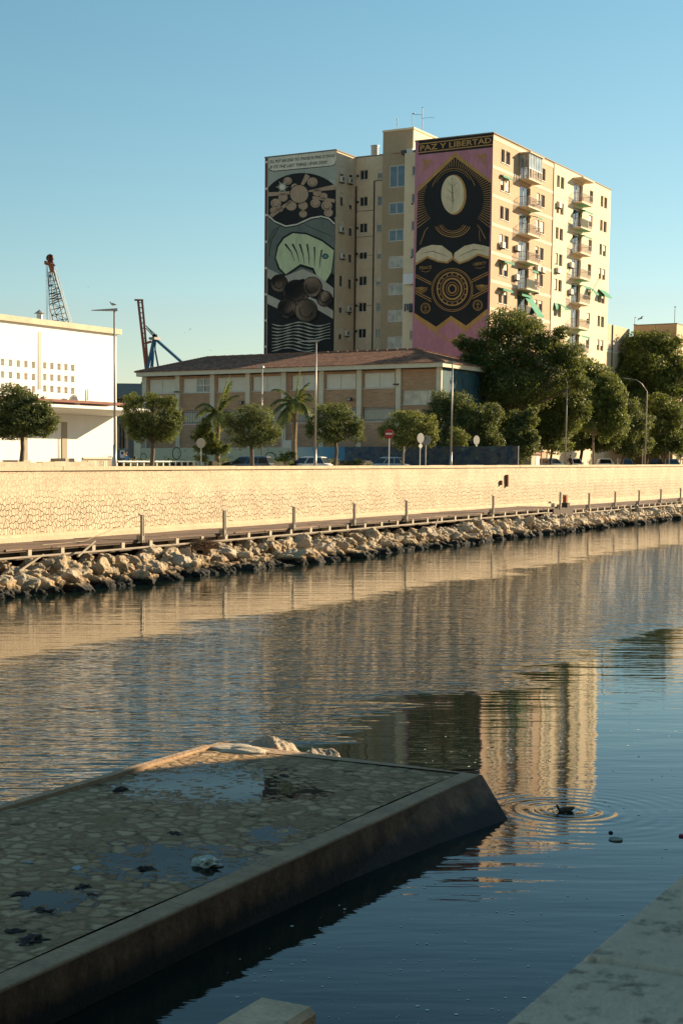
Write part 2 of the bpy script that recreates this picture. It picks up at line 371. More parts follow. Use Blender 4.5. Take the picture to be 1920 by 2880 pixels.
# ------------------------------------------------------------------ boulders
def rock_mat(name, c0, c1, wet=True):
    m, nt, b = new_mat(name)
    v = coords(nt); oi = nd(nt, 'ShaderNodeObjectInfo')
    n1 = noise_(nt, v, 1.4, 6, .65); n2 = noise_(nt, v, 7, 5, .7); n3 = noise_(nt, v, 26, 3, .6)
    col = ramp(nt, math_(nt, 'ADD', math_(nt, 'MULTIPLY', n1, .5), math_(nt, 'MULTIPLY', n2, .5)), [(.3,c0),(.5,c1),(.72,(.66,.55,.39))])
    col = mixc(nt, math_(nt, 'MULTIPLY', oi.outputs['Random'], .6), col, (.46,.30,.14))
    col = mixc(nt, math_(nt, 'MULTIPLY', math_(nt, 'LESS_THAN', n2, .36), .7), col, (.10,.07,.045))
    if wet:
        g_ = nd(nt, 'ShaderNodeNewGeometry'); sp = nd(nt, 'ShaderNodeSeparateXYZ'); nt.links.new(g_.outputs['Position'], sp.inputs[0])
        z = math_(nt, 'ADD', sp.outputs[2], math_(nt, 'MULTIPLY', math_(nt, 'SUBTRACT', noise_(nt, wcoords(nt,(1,1,1)), .9, 4, .7), .5), .5))
        k1 = nd(nt, 'ShaderNodeMapRange'); nt.links.new(z, k1.inputs[0]); k1.inputs[1].default_value = .22; k1.inputs[2].default_value = .40
        k2 = nd(nt, 'ShaderNodeMapRange'); nt.links.new(z, k2.inputs[0]); k2.inputs[1].default_value = .38; k2.inputs[2].default_value = .62
        col = mixc(nt, k2.outputs[0], mixc(nt, .6, col, (.42,.24,.08)), col)
        col = mixc(nt, k1.outputs[0], (.018,.017,.011), col)
    nt.links.new(col, b.inputs['Base Color']); b.inputs['Roughness'].default_value = .85
    p = bump(nt, None, n2, .10); bump(nt, b, n3, .03, 1, p)
    return m
rockm = rock_mat('limestone boulder', (.34,.25,.15), (.58,.47,.33))
def rock_mesh(seed, sub=3, cuts=9, rough=.16):
    rnd = random.Random(seed); bm = bmesh.new(); bmesh.ops.create_icosphere(bm, subdivisions=sub, radius=1)
    sc_ = Vector((rnd.uniform(.85,1.25), rnd.uniform(.75,1.05), rnd.uniform(.62,.9)))
    pl_ = [(Vector((rnd.gauss(0,1), rnd.gauss(0,1), rnd.gauss(0,1))).normalized(), rnd.uniform(.48,.8)) for _ in range(cuts)]
    off = Vector((rnd.random()*50, rnd.random()*50, 0))
    for v in bm.verts:
        p = v.co.copy()
        for n_, d in pl_:
            k = p.dot(n_)
            if k > d: p -= n_*(k-d)*.92
        p += v.co.normalized()*(noise.fractal(p*1.6+off, 1.0, 2.0, 4)*rough + abs(noise.noise(p*3.1+off))*rough*.5)
        v.co = Vector((p.x*sc_.x, p.y*sc_.y, p.z*sc_.z))
    me = bpy.data.meshes.new('boulder'); bm.to_mesh(me); bm.free(); me.materials.append(rockm)
    return me
RM = [rock_mesh(i+1, 4, 13, .26) for i in range(16)]
random.seed(11); cand = []
a = 40.0
while a < 260:
    for k, (tt, zz) in enumerate(((36.75,-.05),(37.3,.16),(37.95,.42),(38.6,.66),(39.2,.86))):
        r = random.choice((.30,.36,.42,.48,.55,.75)) * random.uniform(.85,1.12)
        if k == 4: r *= .75
        if k == 0: r *= 1.1
        fr = (a-100)/160; tt2 = tt + .6*math.sin(a*.31)*.35 + (random.random()-.5)*.45 + max(0,min(1.4,(a-60)/60*1.4))*(1-k/4)*.75
        cand.append((a+random.uniform(-.45,.45)+k*.2, tt2, zz+random.uniform(-.1,.12), r))
    a += .80
cand.sort(key=lambda c: c[0])
vis = [c for c in cand if c[0] > 45.2][:300]; rest = [c for c in cand if c[0] > vis[-1][0]]
def rmat():
    return Matrix.Rotation(random.uniform(0,6.28),4,'Z') @ Matrix.Rotation(random.uniform(-.5,.5),4,'X') @ Matrix.Rotation(random.uniform(-.4,.4),4,'Y')
for c in vis:
    o = bpy.data.objects.new('boulder', random.choice(RM)); sc.collection.objects.link(o)
    o.matrix_world = Matrix.Translation(W(c[0],c[1],c[2])) @ rmat() @ Matrix.Diagonal((c[3]*1.15, c[3]*.95, c[3], 1))
    dark = c[2] < .3
    tag(o, 'limestone boulder with a dark wet foot at the waterline of the far bank' if dark else 'dry cream limestone boulder heaped below the boardwalk', 'boulder', 'wet boulders along the far waterline' if dark else 'dry boulders below the boardwalk')
V_, F_ = [], []
for c in rest:
    me = random.choice(RM); M = Matrix.Translation((c[0],c[1],c[2])) @ rmat() @ Matrix.Diagonal((c[3]*1.15, c[3], c[3], 1)); o0 = len(V_)
    V_ += [tuple(M @ v.co) for v in me.vertices]; F_ += [tuple(i+o0 for i in p.vertices) for p in me.polygons]
mb = MB(); mb.v = V_; mb.f = F_; mb.m = [0]*len(F_)
o = mb.build('boulders', rockm, base=(vis[-1][0], 38, 0)); tag(o, 'far end of the boulder bank running off to the right', 'boulders', kind='stuff')
# dry scrub growing among the rocks
tw = plain('dry brown twigs', (.17,.10,.055), .9, .3, 4)
p = hitt(568, 1540, 38.6); mb = MB(); random.seed(4)
for k in range(520):
    x = random.gauss(0,.42); y = random.gauss(0,.3); h = random.uniform(.25,.62)*max(.3,1-abs(x)*.8)
    mb.tube([(p[0]+x,38.5+y,1.0),(p[0]+x+random.gauss(0,.10),38.5+y+random.gauss(0,.1),1.0+h*.6),(p[0]+x+random.gauss(0,.22),38.5+y+random.gauss(0,.2),1.0+h)], [.010,.008,.004], 3, caps=False)
o = mb.build('dry_bush', tw, base=(p[0],38.5,1.0)); tag(o, 'brown dried-up bush on the rocks under the boardwalk edge', 'bush')
for i, (x, y, L, rz_) in enumerate(((95,1585,2.2,.3),(250,1545,1.9,.5),(1230,1475,1.5,.9))):
    p = hitt(x, y, 38.4); o = MB().tube([(p[0]-L/2,38.3,p[2]-.25),(p[0]+L/2,38.7,p[2]+.3)], [.05,.035], 6).build('driftwood', pale, base=(p[0],38.4,p[2]))
    tag(o, ['long grey driftwood pole leaning on the rocks near the left edge','grey driftwood pole lying under the boardwalk by the broken rail','short grey driftwood pole propped under the deck near the middle'][i], 'driftwood', 'driftwood on the rocks')
random.seed(31)
for i in range(6):
    a = S_POST[i]+2.2; pts = [(a,38.5,1.0)]
    for k in range(4): pts.append((pts[-1][0]+random.uniform(-.25,.25), 38.5+random.uniform(-.3,.2), pts[-1][2]+random.uniform(.08,.25)))
    o = MB().tube(pts, [.014,.012,.01,.007,.004], 4, caps=False).build('dead_branch', tw, base=(a,38.5,1)); tag(o, 'bare dead branch poking from the rocks just right of the %s railing post' % ordn[i], 'branch', 'dead branches among the rocks')

# ------------------------------------------------------------------ near stone pier
def paving_mat():
    m, nt, b = new_mat('rubble paving')
    v = coords(nt); wob = nd(nt, 'ShaderNodeTexNoise'); wob.inputs['Scale'].default_value = 3; nt.links.new(v, wob.inputs['Vector'])
    vm = nd(nt, 'ShaderNodeVectorMath', operation='MULTIPLY_ADD'); nt.links.new(wob.outputs['Color'], vm.inputs[0]); vm.inputs[1].default_value = (.16,.16,0); nt.links.new(v, vm.inputs[2])
    SC = 4.3
    vo = nd(nt, 'ShaderNodeTexVoronoi', feature='DISTANCE_TO_EDGE', voronoi_dimensions='2D'); vo.inputs['Scale'].default_value = SC; nt.links.new(vm.outputs[0], vo.inputs['Vector'])
    vc = nd(nt, 'ShaderNodeTexVoronoi', feature='F1', voronoi_dimensions='2D'); vc.inputs['Scale'].default_value = SC; nt.links.new(vm.outputs[0], vc.inputs['Vector'])
    cs = nd(nt, 'ShaderNodeSeparateColor'); nt.links.new(vc.outputs['Color'], cs.inputs[0])
    n1 = noise_(nt, v, .8, 5, .6); n2 = noise_(nt, v, 14, 5, .7); n3 = noise_(nt, coords(nt,(1.25,1,1)), 2.6, 7, .75)
    e_ = nd(nt, 'ShaderNodeMapRange', interpolation_type='SMOOTHSTEP'); nt.links.new(math_(nt, 'ADD', vo.outputs['Distance'], math_(nt, 'MULTIPLY', math_(nt,'SUBTRACT', n2, .5), .12)), e_.inputs[0]); e_.inputs[1].default_value = .03; e_.inputs[2].default_value = .26
    stone = ramp(nt, math_(nt, 'ADD', math_(nt, 'MULTIPLY', cs.outputs[0], .45), math_(nt, 'MULTIPLY', n2, .6)), [(.25,(.27,.175,.095)),(.5,(.42,.285,.165)),(.8,(.60,.43,.26))])
    mortar = ramp(nt, n2, [(.3,(.22,.145,.078)),(.7,(.38,.26,.15))])
    col = mixc(nt, e_.outputs[0], mortar, stone)
    # dark damp stains
    st = nd(nt, 'ShaderNodeMapRange'); nt.links.new(n3, st.inputs[0]); st.inputs[1].default_value = .55; st.inputs[2].default_value = .66; st.inputs[4].default_value = .85
    col = mixc(nt, st.outputs[0], col, (.055,.043,.033))
    # puddles stand in the low spots round two dips
    sep = nd(nt, 'ShaderNodeSeparateXYZ'); nt.links.new(v, sep.inputs[0])
    pud = None
    for (cx, cy, ax, ay) in PUDDLES:
        dx = math_(nt, 'DIVIDE', math_(nt, 'SUBTRACT', sep.outputs[0], cx), ax); dy = math_(nt, 'DIVIDE', math_(nt, 'SUBTRACT', sep.outputs[1], cy), ay)
        q = math_(nt, 'SUBTRACT', 1.0, math_(nt, 'ADD', math_(nt, 'MULTIPLY', dx, dx), math_(nt, 'MULTIPLY', dy, dy)))
        pud = q if pud is None else math_(nt, 'MAXIMUM', pud, q)
    lvl = math_(nt, 'SUBTRACT', math_(nt, 'ADD', pud, math_(nt, 'MULTIPLY', math_(nt,'SUBTRACT', n3, .5), 5.5)), math_(nt, 'MULTIPLY', e_.outputs[0], .62))
    damp = nd(nt, 'ShaderNodeMapRange'); nt.links.new(lvl, damp.inputs[0]); damp.inputs[1].default_value = -.35; damp.inputs[2].default_value = .1
    wet = nd(nt, 'ShaderNodeMapRange'); nt.links.new(lvl, wet.inputs[0]); wet.inputs[1].default_value = .08; wet.inputs[2].default_value = .14
    col = mixc(nt, math_(nt, 'MULTIPLY', damp.outputs[0], .6), col, (.07,.055,.042)); col = mixc(nt, wet.outputs[0], col, (.02,.018,.014))
    nt.links.new(col, b.inputs['Base Color'])
    rg = nd(nt, 'ShaderNodeMapRange'); nt.links.new(wet.outputs[0], rg.inputs[0]); rg.inputs[3].default_value = .8; rg.inputs[4].default_value = .03; nt.links.new(rg.outputs[0], b.inputs['Roughness']); b.inputs['IOR'].default_value = 1.33; b.inputs['Specular IOR Level'].default_value = .06
    dry = math_(nt, 'SUBTRACT', 1.0, wet.outputs[0])
    h = math_(nt, 'MULTIPLY', math_(nt, 'ADD', math_(nt, 'MULTIPLY', e_.outputs[0], .018), math_(nt, 'MULTIPLY', n2, .022)), dry)
    bump(nt, b, h, 1.0, .8); return m
def side_mat():
    m, nt, b = new_mat('stained concrete side')
    v = coords(nt); n1 = noise_(nt, coords(nt,(1.6,1.6,.35)), 1.4, 6, .7); n2 = noise_(nt, v, 9, 5, .7)
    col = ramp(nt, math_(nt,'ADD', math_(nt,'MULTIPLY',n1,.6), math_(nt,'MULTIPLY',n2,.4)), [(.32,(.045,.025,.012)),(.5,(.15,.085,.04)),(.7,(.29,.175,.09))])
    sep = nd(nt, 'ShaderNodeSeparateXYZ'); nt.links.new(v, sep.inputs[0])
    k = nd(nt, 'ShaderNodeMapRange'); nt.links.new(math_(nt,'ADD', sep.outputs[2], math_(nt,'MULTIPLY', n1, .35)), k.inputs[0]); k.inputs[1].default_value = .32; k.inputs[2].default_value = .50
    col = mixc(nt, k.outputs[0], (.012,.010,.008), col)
    nt.links.new(col, b.inputs['Base Color']); b.inputs['Roughness'].default_value = .8; bump(nt, b, n2, .03); return m
PB = (14.0, 10.6, 0.0)
PUDDLES = []
for (x, y, ax, ay) in ((560,2195,1.5,1.1),(690,2225,1.3,.75),(470,2420,1.1,1.0),(610,2440,.9,.7),(800,2225,.6,.7),(170,2530,.5,.5),(760,2345,.6,.3)):
    p = onz(x, y, .5); PUDDLES.append((p[0]-PB[0], p[1]-PB[1], ax, ay))
pier = thing('stone_pier', 'low rubble-paved pier of dark concrete in the shaded near water', 'pier', PB)
S0, S1, T0, T1 = -5, 22.3, 8.28, 12.9
mb = MB(); N = 60
def pz(s, t): return .485 + .012*math.sin(s*.9+t) + .02*math.sin((t-T0)/(T1-T0)*math.pi)
for i in range(54):
    for j in range(9):
        a, c = S0+(S1-.02-S0)*i/54, S0+(S1-.02-S0)*(i+1)/54; d, f = T0+.37+(T1-.52-T0)*j/9, T0+.37+(T1-.52-T0)*(j+1)/9
        mb.quad((a,d,pz(a,d)),(c,d,pz(c,d)),(c,f,pz(c,f)),(a,f,pz(a,f)))
paving = mb.build('paving', paving_mat(), pier, smooth=True)
conc = plain('grey concrete coping', (.38,.25,.145), .9, .35, 1.8, bmp=.02)
mb = MB(); random.seed(8); a = S0
prof = []
while a < S1-.06:
    c = min(a+1.9, S1-.05); j = random.uniform(-.008,.008)
    mb.hexa([(a,T0+.012+j,.36),(c,T0+.012+j,.36),(c,T0+.30,.36),(a,T0+.30,.36)], [(a,T0+.03+j,.515),(c,T0+.03+j,.515),(c,T0+.30,.525),(a,T0+.30,.525)]); a = c
mb.build('coping', conc, pier, bevel=.012)
MB().box(S0, S1-.06, T0+.3, T0+.37, .3, .445).build('groove', plain('damp black joint', (.03,.024,.018), .8, .3, 5), pier)
MB().box(S0, S1-.02, T1-.14, T1, .30, .532).build('inner_coping', conc, pier)
mb = MB()
edge_ = [(S0,S0,T0+.02),(14.7,14.7,T0),(17.6,17.6,T0-.10),(20.2,20.0,T0-.30),(S1,21.85,T0-.56)]
for (a,a2,at),(c,c2,ct) in zip(edge_, edge_[1:]):
    mb.quad((a2,at,0),(c2,ct,0),(c,T0,.5),(a,T0,.5)); mb.quad((a2,at-.02,-.7),(c2,ct-.02,-.7),(c2,ct,0),(a2,at,0))
mb.quad((21.85,T0-.56,0),(S1+.9,T1+.1,0),(S1+.45,T1,.5),(S1,T0,.5)); mb.quad((21.85,T0-.56,0),(21.85,T0-.58,-.7),(S1+.9,T1+.1,-.7),(S1+.9,T1+.1,0))
mb.quad((S1+.9,T1+.1,-.7),(S0,T1+.1,-.7),(S0,T1,.5),(S1+.45,T1,.5))
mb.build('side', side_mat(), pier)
MB().poly([(S1-.05,T0+.01,.512),(S1+.01,T0+.01,.506),(S1+.45,T1-.15,.506),(S1+.40,T1,.512),(S1-.05,T1,.512)]).build('end_slab', conc, pier)
# sand heap catching the sun at the tip, pale rocks beyond it
def heap(name, pts, mat_, label, cat, z0):
    pass
p = onz(548, 2122, .62); bm = bmesh.new(); bmesh.ops.create_icosphere(bm, subdivisions=4, radius=1)
for v in bm.verts:
    n_ = noise.fractal(v.co*1.8, 1, 2, 4)*.16; v.co = Vector((v.co.x*(1.0+n_)*.26, v.co.y*(1+n_)*.5, max(-.02, v.co.z)*(.07+n_*.2)))
me = bpy.data.meshes.new('sand_heap'); bm.to_mesh(me); bm.free(); me.materials.append(plain('pale sand', (.50,.42,.31), .95, .2, 5, bmp=.02))
for q in me.polygons: q.use_smooth = True
o = bpy.data.objects.new('sand_heap', me); sc.collection.objects.link(o); o.location = W(S1-.02, T1-.62, .50); o.rotation_euler = (0,0,RZ)
tag(o, 'low sunlit heap of pale sand on the far left tip of the pier', 'sand heap')
palerock = rock_mat('dry pale limestone', (.42,.35,.26), (.60,.52,.41), wet=False)
def rock_at(px, py, Y, r3, seed, label):
    p = atY(px, py, Y); me = rock_mesh(seed, 5, 7, .14).copy(); me.materials.clear(); me.materials.append(palerock)
    o = bpy.data.objects.new('limestone_rock', me); sc.collection.objects.link(o); o.location = W(p[0], p[1], 0.1); o.rotation_euler = (0,0,RZ+.6); o.scale = r3
    return tag(o, label, 'rock', 'pale rocks behind the pier')
rock_at(776, 2110, 26.3, (.56,.58,1.15), 45, 'pale sunlit limestone rock rising behind the far edge of the pier')
rock_at(905, 2125, 26.0, (.40,.45,.52), 42, 'low shaded rock just right of the pale sunlit one behind the pier')

# rubbish on the pier
random.seed(21)
def crumple(name, px, py, z, r, sq, mat_, label, cat, seed):
    p = onz(px, py, z); rnd = random.Random(seed); bm = bmesh.new(); bmesh.ops.create_icosphere(bm, subdivisions=3, radius=1)
    off = Vector((seed*3.1, 0, 0))
    for v in bm.verts:
        n_ = noise.fractal(v.co*2.3+off, .8, 2.2, 4)*.55; v.co = Vector((v.co.x*(1+n_), v.co.y*(.7+n_), max(-.1, v.co.z*(sq+n_*.5))))*r
    me = bpy.data.meshes.new(name); bm.to_mesh(me); bm.free(); me.materials.append(mat_)
    o = bpy.data.objects.new(name, me); sc.collection.objects.link(o); o.location = W(p[0], p[1], z); o.rotation_euler = (0,0,seed)
    return tag(o, label, cat)
bagm = plain('dirty plastic film', (.42,.44,.36), .35, .3, 6)
crumple('plastic_bag', 583, 2430, .50, .155, .55, bagm, 'crumpled pale grey plastic bag lying in the nearer puddle on the pier', 'plastic bag', 3)
crumple('paper_scrap', 218, 2441, .50, .075, .16, plain('pale blue paper', (.38,.45,.50), .7, .2, 5), 'torn pale blue paper scrap on the left of the pier', 'paper', 5)
crumple('paper_scrap', 80, 2425, .50, .06, .2, plain('grey paper', (.4,.4,.37), .8, .2, 5), 'small grey paper scrap by the left edge of the pier', 'paper', 6)
MUD = ['dark mud clump just left of the farther puddle on the pier','dark mud clump above the nearer puddle, mid pier','round dark mud clump low on the left of the pier','dark mud clump left of the nearer puddle','small dark mud clump near the upper left edge of the pier','dark mud clump at the left edge below the small left puddle','largest dark mud clump, lowest on the left of the pier','dark mud clump right of the farther puddle by the reflected dark patch','dark mud clump at the near side of the nearer puddle','dark mud clump inside the small left puddle','small dark mud clump at the right rim of the small left puddle','smallest dark mud clump between the two puddles on the right']
clod = plain('black mud clod', (.03,.022,.016), .8, .4, 9, bmp=.01)
for i, (x, y, r) in enumerate(((340,2222,.13),(492,2347,.12),(118,2566,.13),(235,2496,.10),(170,2334,.08),(45,2625,.14),(88,2649,.16),(798,2183,.09),(410,2443,.10),(60,2518,.12),(260,2519,.08),(700,2290,.07))):
    crumple('mud_clod', x, y, .492, r, .22, clod, MUD[i], 'mud clump', 20+i)['group'] = 'dark mud clumps on the pier'

# concrete block and the near parapet
p1 = onz(730, 2797, .8)
cbk = plain('speckled concrete', (.66,.47,.29), .85, .3, 3.5, bmp=.01)
o = MB().box(p1[0]-5, p1[0], p1[1]-.52, p1[1], -.5, .8).build('concrete_block', cbk, base=(p1[0],p1[1],0), bevel=.05)
tag(o, 'pale rounded concrete block jutting up at the bottom edge of the photo', 'concrete block')
ZP = 4.15; p2 = onz(1400, 2880, ZP)
def parapet_mat():
    m, nt, b = new_mat('lichened parapet'); v = coords(nt)
    n1 = noise_(nt, v, 9, 5, .65); n2 = noise_(nt, v, 30, 5, .7); n3 = noise_(nt, v, 1.3, 3, .6)
    col = ramp(nt, math_(nt,'ADD',math_(nt,'MULTIPLY',n2,.5),math_(nt,'MULTIPLY',n3,.5)), [(.3,(.62,.45,.30)),(.7,(.93,.72,.50))])
    k = nd(nt, 'ShaderNodeMapRange'); nt.links.new(math_(nt,'ADD',math_(nt,'MULTIPLY',n1,.6),math_(nt,'MULTIPLY',n2,.4)), k.inputs[0]); k.inputs[1].default_value = .47; k.inputs[2].default_value = .38; k.inputs[4].default_value = .7
    col = mixc(nt, k.outputs[0], col, (.07,.055,.045))
    nt.links.new(col, b.inputs['Base Color']); b.inputs['Roughness'].default_value = .9; bump(nt, b, n2, .01); return m
par = thing('parapet', 'blurred pale lichen-spotted stone parapet close to the camera at bottom right', 'parapet', (3, .6, 3.2))
PM = parapet_mat(); TE = p2[1]
pj = onz(1640, 2693, ZP); a = pj[0] - 3.0
k = 0
while a < 70:
    MB().box(a+.006, a+2.994, TE-.62, TE, ZP-.16, ZP).build('cap_stone', PM, par, bevel=.012); a += 3.0
    k += 1
    if k > 9: break
MB().box(-3, 40, TE-.56, TE-.06, -1, ZP-.161).build('wall', PM, par)
nb = thing('bank_shade_block', 'plain unseen block added on the near bank to shade the pier', 'building', (0, -3, 3.2))  # unseen block, added and sized to shade pier and parapet, tip left lit
MB().box(-60, 45.6, -14, -3, 3.2, 11.7).build('wall', plain('shade block render', (.30,.27,.23), .9, .1, .5), nb)
# plastic ring, red scrap and specks on the water
p = onz(1730, 2360, .01)
o = MB().lathe([(.085,0),(.092,.012),(.092,.026),(.083,.028),(.078,.014),(.05,.008)], (p[0],p[1],-.005), 28).build('floating_ring', plain('milky plastic', (.36,.37,.30), .4, .1, 4), base=(p[0],p[1],0))
tag(o, 'milky round plastic lid floating right of the duck', 'lid')
p = onz(1912, 2350, .01)
o = MB().box(p[0]-.02, p[0]+.04, p[1]-.08, p[1]+.02, -.01, .03).build('red_carton', plain('crimson carton', (.42,.02,.05), .5, .2, 5), base=(p[0],p[1],0), bevel=.008)
tag(o, 'small crimson carton floating at the right edge of the photo', 'carton')
p = onz(1716, 2343, 0); o = MB().lathe([(.02,0),(.035,.015),(.02,.03)], (p[0],p[1],-.005), 8).build('floating_seed', clod, base=(p[0],p[1],0)); tag(o, 'tiny dark seed pod floating just above the plastic lid', 'seed pod')
spk = plain('pale floating scum', (.75,.76,.7), .6, .1, 5); mb = MB(); random.seed(9)
for i in range(420):
    px, py = random.uniform(640, 1910), random.uniform(2250, 2880)
    if random.random() < .3: px, py = random.uniform(1100,1900), random.uniform(2050,2300)
    q = onz(px, py, .004); r = random.choice((.006,.008,.010,.014,.02))*random.uniform(.8,1.3)*(1.3 if py<2400 else 1)
    if T0-.4 < q[1] and q[0] < S1+.5: continue
    mb.poly([(q[0]+r*math.cos(k*1.05+i), q[1]+r*math.sin(k*1.05+i)*.8, .004) for k in range(6)])
o = mb.build('foam_specks', spk, base=(15,5,0)); tag(o, 'scattered pale specks of scum drifting on the dark near water', 'foam', kind='stuff')
# ------------------------------------------------------------------ building helpers
def facade(mb, plane, val, u0, u1, z0, z1, opens, depth, sgn, mi=0, rev=0):
    """a wall with real openings. plane 's': wall on s=val, u runs along t; plane 't': wall on t=val, u runs along s.
    sgn: direction into the building along the plane normal"""
    P = (lambda u, z, d=0: (val+sgn*d, u, z)) if plane == 's' else (lambda u, z, d=0: (u, val+sgn*d, z))
    us = sorted(set([u0, u1] + [q for o in opens for q in (o[0], o[1]) if u0 < q < u1])); zs = sorted(set([z0, z1] + [q for o in opens for q in (o[2], o[3]) if z0 < q < z1]))
    for i in range(len(us)-1):
        for j in range(len(zs)-1):
            cu, cz = (us[i]+us[i+1])/2, (zs[j]+zs[j+1])/2
            if any(o[0] < cu < o[1] and o[2] < cz < o[3] for o in opens): continue
            mb.quad(P(us[i],zs[j]), P(us[i+1],zs[j]), P(us[i+1],zs[j+1]), P(us[i],zs[j+1]), mi)
    for a, b_, c, d in opens:
        mb.quad(P(a,c), P(a,d), P(a,d,depth), P(a,c,depth), rev); mb.quad(P(b_,c), P(b_,c,depth), P(b_,d,depth), P(b_,d), rev)
        mb.quad(P(a,c), P(a,c,depth), P(b_,c,depth), P(b_,c), rev); mb.quad(P(a,d), P(b_,d), P(b_,d,depth), P(a,d,depth), rev)
def slab(plane, val, sgn, u0, u1, z0, z1, d0, d1):
    """box in facade coordinates: d measured into the building"""
    a, b_ = sorted((val+sgn*d0, val+sgn*d1))
    return (a, b_, u0, u1, z0, z1) if plane == 's' else (u0, u1, a, b_, z0, z1)
def glass_mat(name, col, rough=.08):
    if name in MATS: return MATS[name]
    m, nt, b = new_mat(name); n = noise_(nt, coords(nt), 1.3, 2)
    nt.links.new(ramp(nt, n, [(.3, tuple(c*.6 for c in col)), (.7, tuple(c*1.5 for c in col))]), b.inputs['Base Color'])
    b.inputs['Roughness'].default_value = rough; b.inputs['Specular IOR Level'].default_value = .8; b.inputs['IOR'].default_value = 1.5
    bump(nt, b, noise_(nt, coords(nt), .9, 2), .02)
    MATS[name] = m; return m
G_DARK = glass_mat('dark window glass', (.02,.025,.028)); G_GREY = glass_mat('grey window glass', (.09,.10,.10)); G_FROST = glass_mat('frosted window glass', (.34,.30,.22), .25)
WHITE = plain('white painted frame', (.62,.58,.50), .6, .1, 3); SHUT = plain('cream roller shutter', (.70,.62,.48), .7, .08, 2)
DARKM = plain('dark grey metal', (.05,.05,.05), .5, .2, 4); AWN = plain('green canvas', (.015,.23,.13), .8, .2, 3); ACM = plain('white enamel casing', (.60,.56,.48), .5, .12, 3)
def window(parent, plane, val, sgn, u0, u1, z0, z1, depth, panes=2, glass=None, shutter=0, sill=True, mull=.07, frame=.06, fmat=None, curtain=None):
    glass = glass or G_DARK; fmat = fmat or WHITE
    mb = MB(); d0, d1 = depth-.05, depth
    for a, b_, c, d in ((u0,u0+frame,z0,z1),(u1-frame,u1,z0,z1),(u0+frame,u1-frame,z0,z0+frame),(u0+frame,u1-frame,z1-frame,z1)):
        mb.box(*slab(plane,val,sgn,a,b_,c,d,d0,d1))
    for k in range(1, panes):
        c = u0+(u1-u0)*k/panes; mb.box(*slab(plane,val,sgn,c-mull/2,c+mull/2,z0+frame,z1-frame,d0-.004,d1))
    w = mb.build('window', fmat, parent)
    g = MB(); P = (lambda u, z: (val+sgn*(depth-.02), u, z)) if plane == 's' else (lambda u, z: (u, val+sgn*(depth-.02), z))
    g.quad(P(u0,z0), P(u1,z0), P(u1,z1), P(u0,z1)); BASE[w.name] = BASE[parent.name]
    g.build('pane', glass, w)
    if shutter > 0:
        MB().box(*slab(plane,val,sgn,u0,u1,z1-(z1-z0)*shutter,z1,depth-.10,depth-.056)).build('shutter', SHUT, w)
    if sill: MB().box(*slab(plane,val,sgn,u0-.06,u1+.06,z0-.07,z0-.004,-.07,.10)).build('sill', WHITE, w)
    return w
def aircon(parent, plane, val, sgn, u, z, w_=.85, h=.58):
    a = MB().box(*slab(plane,val,sgn,u-w_/2,u+w_/2,z,z+h,-.42,-.10)).build('air_conditioner', ACM, parent)
    BASE[a.name] = BASE[parent.name]
    f = MB(); c = u-.1
    P = (lambda uu, zz, d: (val+sgn*d, uu, zz)) if plane == 's' else (lambda uu, zz, d: (uu, val+sgn*d, zz))
    f.poly([P(c+.22*math.cos(k*.5236), z+h/2+.22*math.sin(k*.5236), -.425) for k in range(12)]); f.build('fan', DARKM, a)
    MB().box(*slab(plane,val,sgn,u-w_/2+.05,u-w_/2+.1,z-.12,z-.004,-.4,0)).box(*slab(plane,val,sgn,u+w_/2-.1,u+w_/2-.05,z-.12,z-.004,-.4,0)).build('bracket', DARKM, a)

# ------------------------------------------------------------------ the painted apartment tower
SA, TA = 166.9, 62.2
ROOF = 39.15; FL = 2.93
def brick_mat(name, c0, c1, mort, axis='s', bw_=.24, bh=.075, soft=.25):
    m, nt, b = new_mat(name); v = coords(nt); sep = nd(nt, 'ShaderNodeSeparateXYZ'); nt.links.new(v, sep.inputs[0])
    cm = nd(nt, 'ShaderNodeCombineXYZ'); nt.links.new(math_(nt,'ADD',sep.outputs[0],sep.outputs[1]), cm.inputs[0]); nt.links.new(sep.outputs[2], cm.inputs[1])
    br = nd(nt, 'ShaderNodeTexBrick'); br.inputs['Scale'].default_value = 1; br.inputs['Brick Width'].default_value = bw_; br.inputs['Row Height'].default_value = bh; br.inputs['Mortar Size'].default_value = .010
    br.inputs['Color1'].default_value = c4(c0); br.inputs['Color2'].default_value = c4(c1); br.inputs['Mortar'].default_value = c4(mort); nt.links.new(cm.outputs[0], br.inputs['Vector'])
    n1 = noise_(nt, v, .35, 5, .6); n2 = noise_(nt, coords(nt,(1,1,9)), .8, 4, .7)
    f = math_(nt,'ADD',math_(nt,'MULTIPLY',n1,.5),math_(nt,'MULTIPLY',n2,.5))
    col = mixc(nt, 1.0, br.outputs['Color'], ramp(nt, f, [(.3,1-soft),(.7,1+0*soft)]), 'MULTIPLY')
    nt.links.new(col, b.inputs['Base Color']); b.inputs['Roughness'].default_value = .9; MATS[name] = m; return m
BR_T = brick_mat('ochre facing brick', (.58,.37,.215), (.49,.30,.17), (.62,.47,.31))
CREAM = plain('cream render', (.74,.60,.40), .9, .10, .35, bmp=.01); BEIGE = plain('beige render', (.70,.56,.38), .9, .12, .3, bmp=.01)
BROWN = plain('brown render', (.42,.31,.19), .9, .10, .3, bmp=.01); BAND = plain('pale band render', (.68,.57,.41), .9, .1, .8)
tw_ = thing('apartment_tower', 'tall cream and brick apartment tower with two huge painted end walls', 'apartment block', (SA, TA, 4))
tb = tw_
def rows(z0, n, dz=FL): return [z0 - k*dz for k in range(n)]
TL0, TL1 = 80.25, 89.0        # left block
SRC, SST, SSTRIP = 172.2, 170.7, 168.9
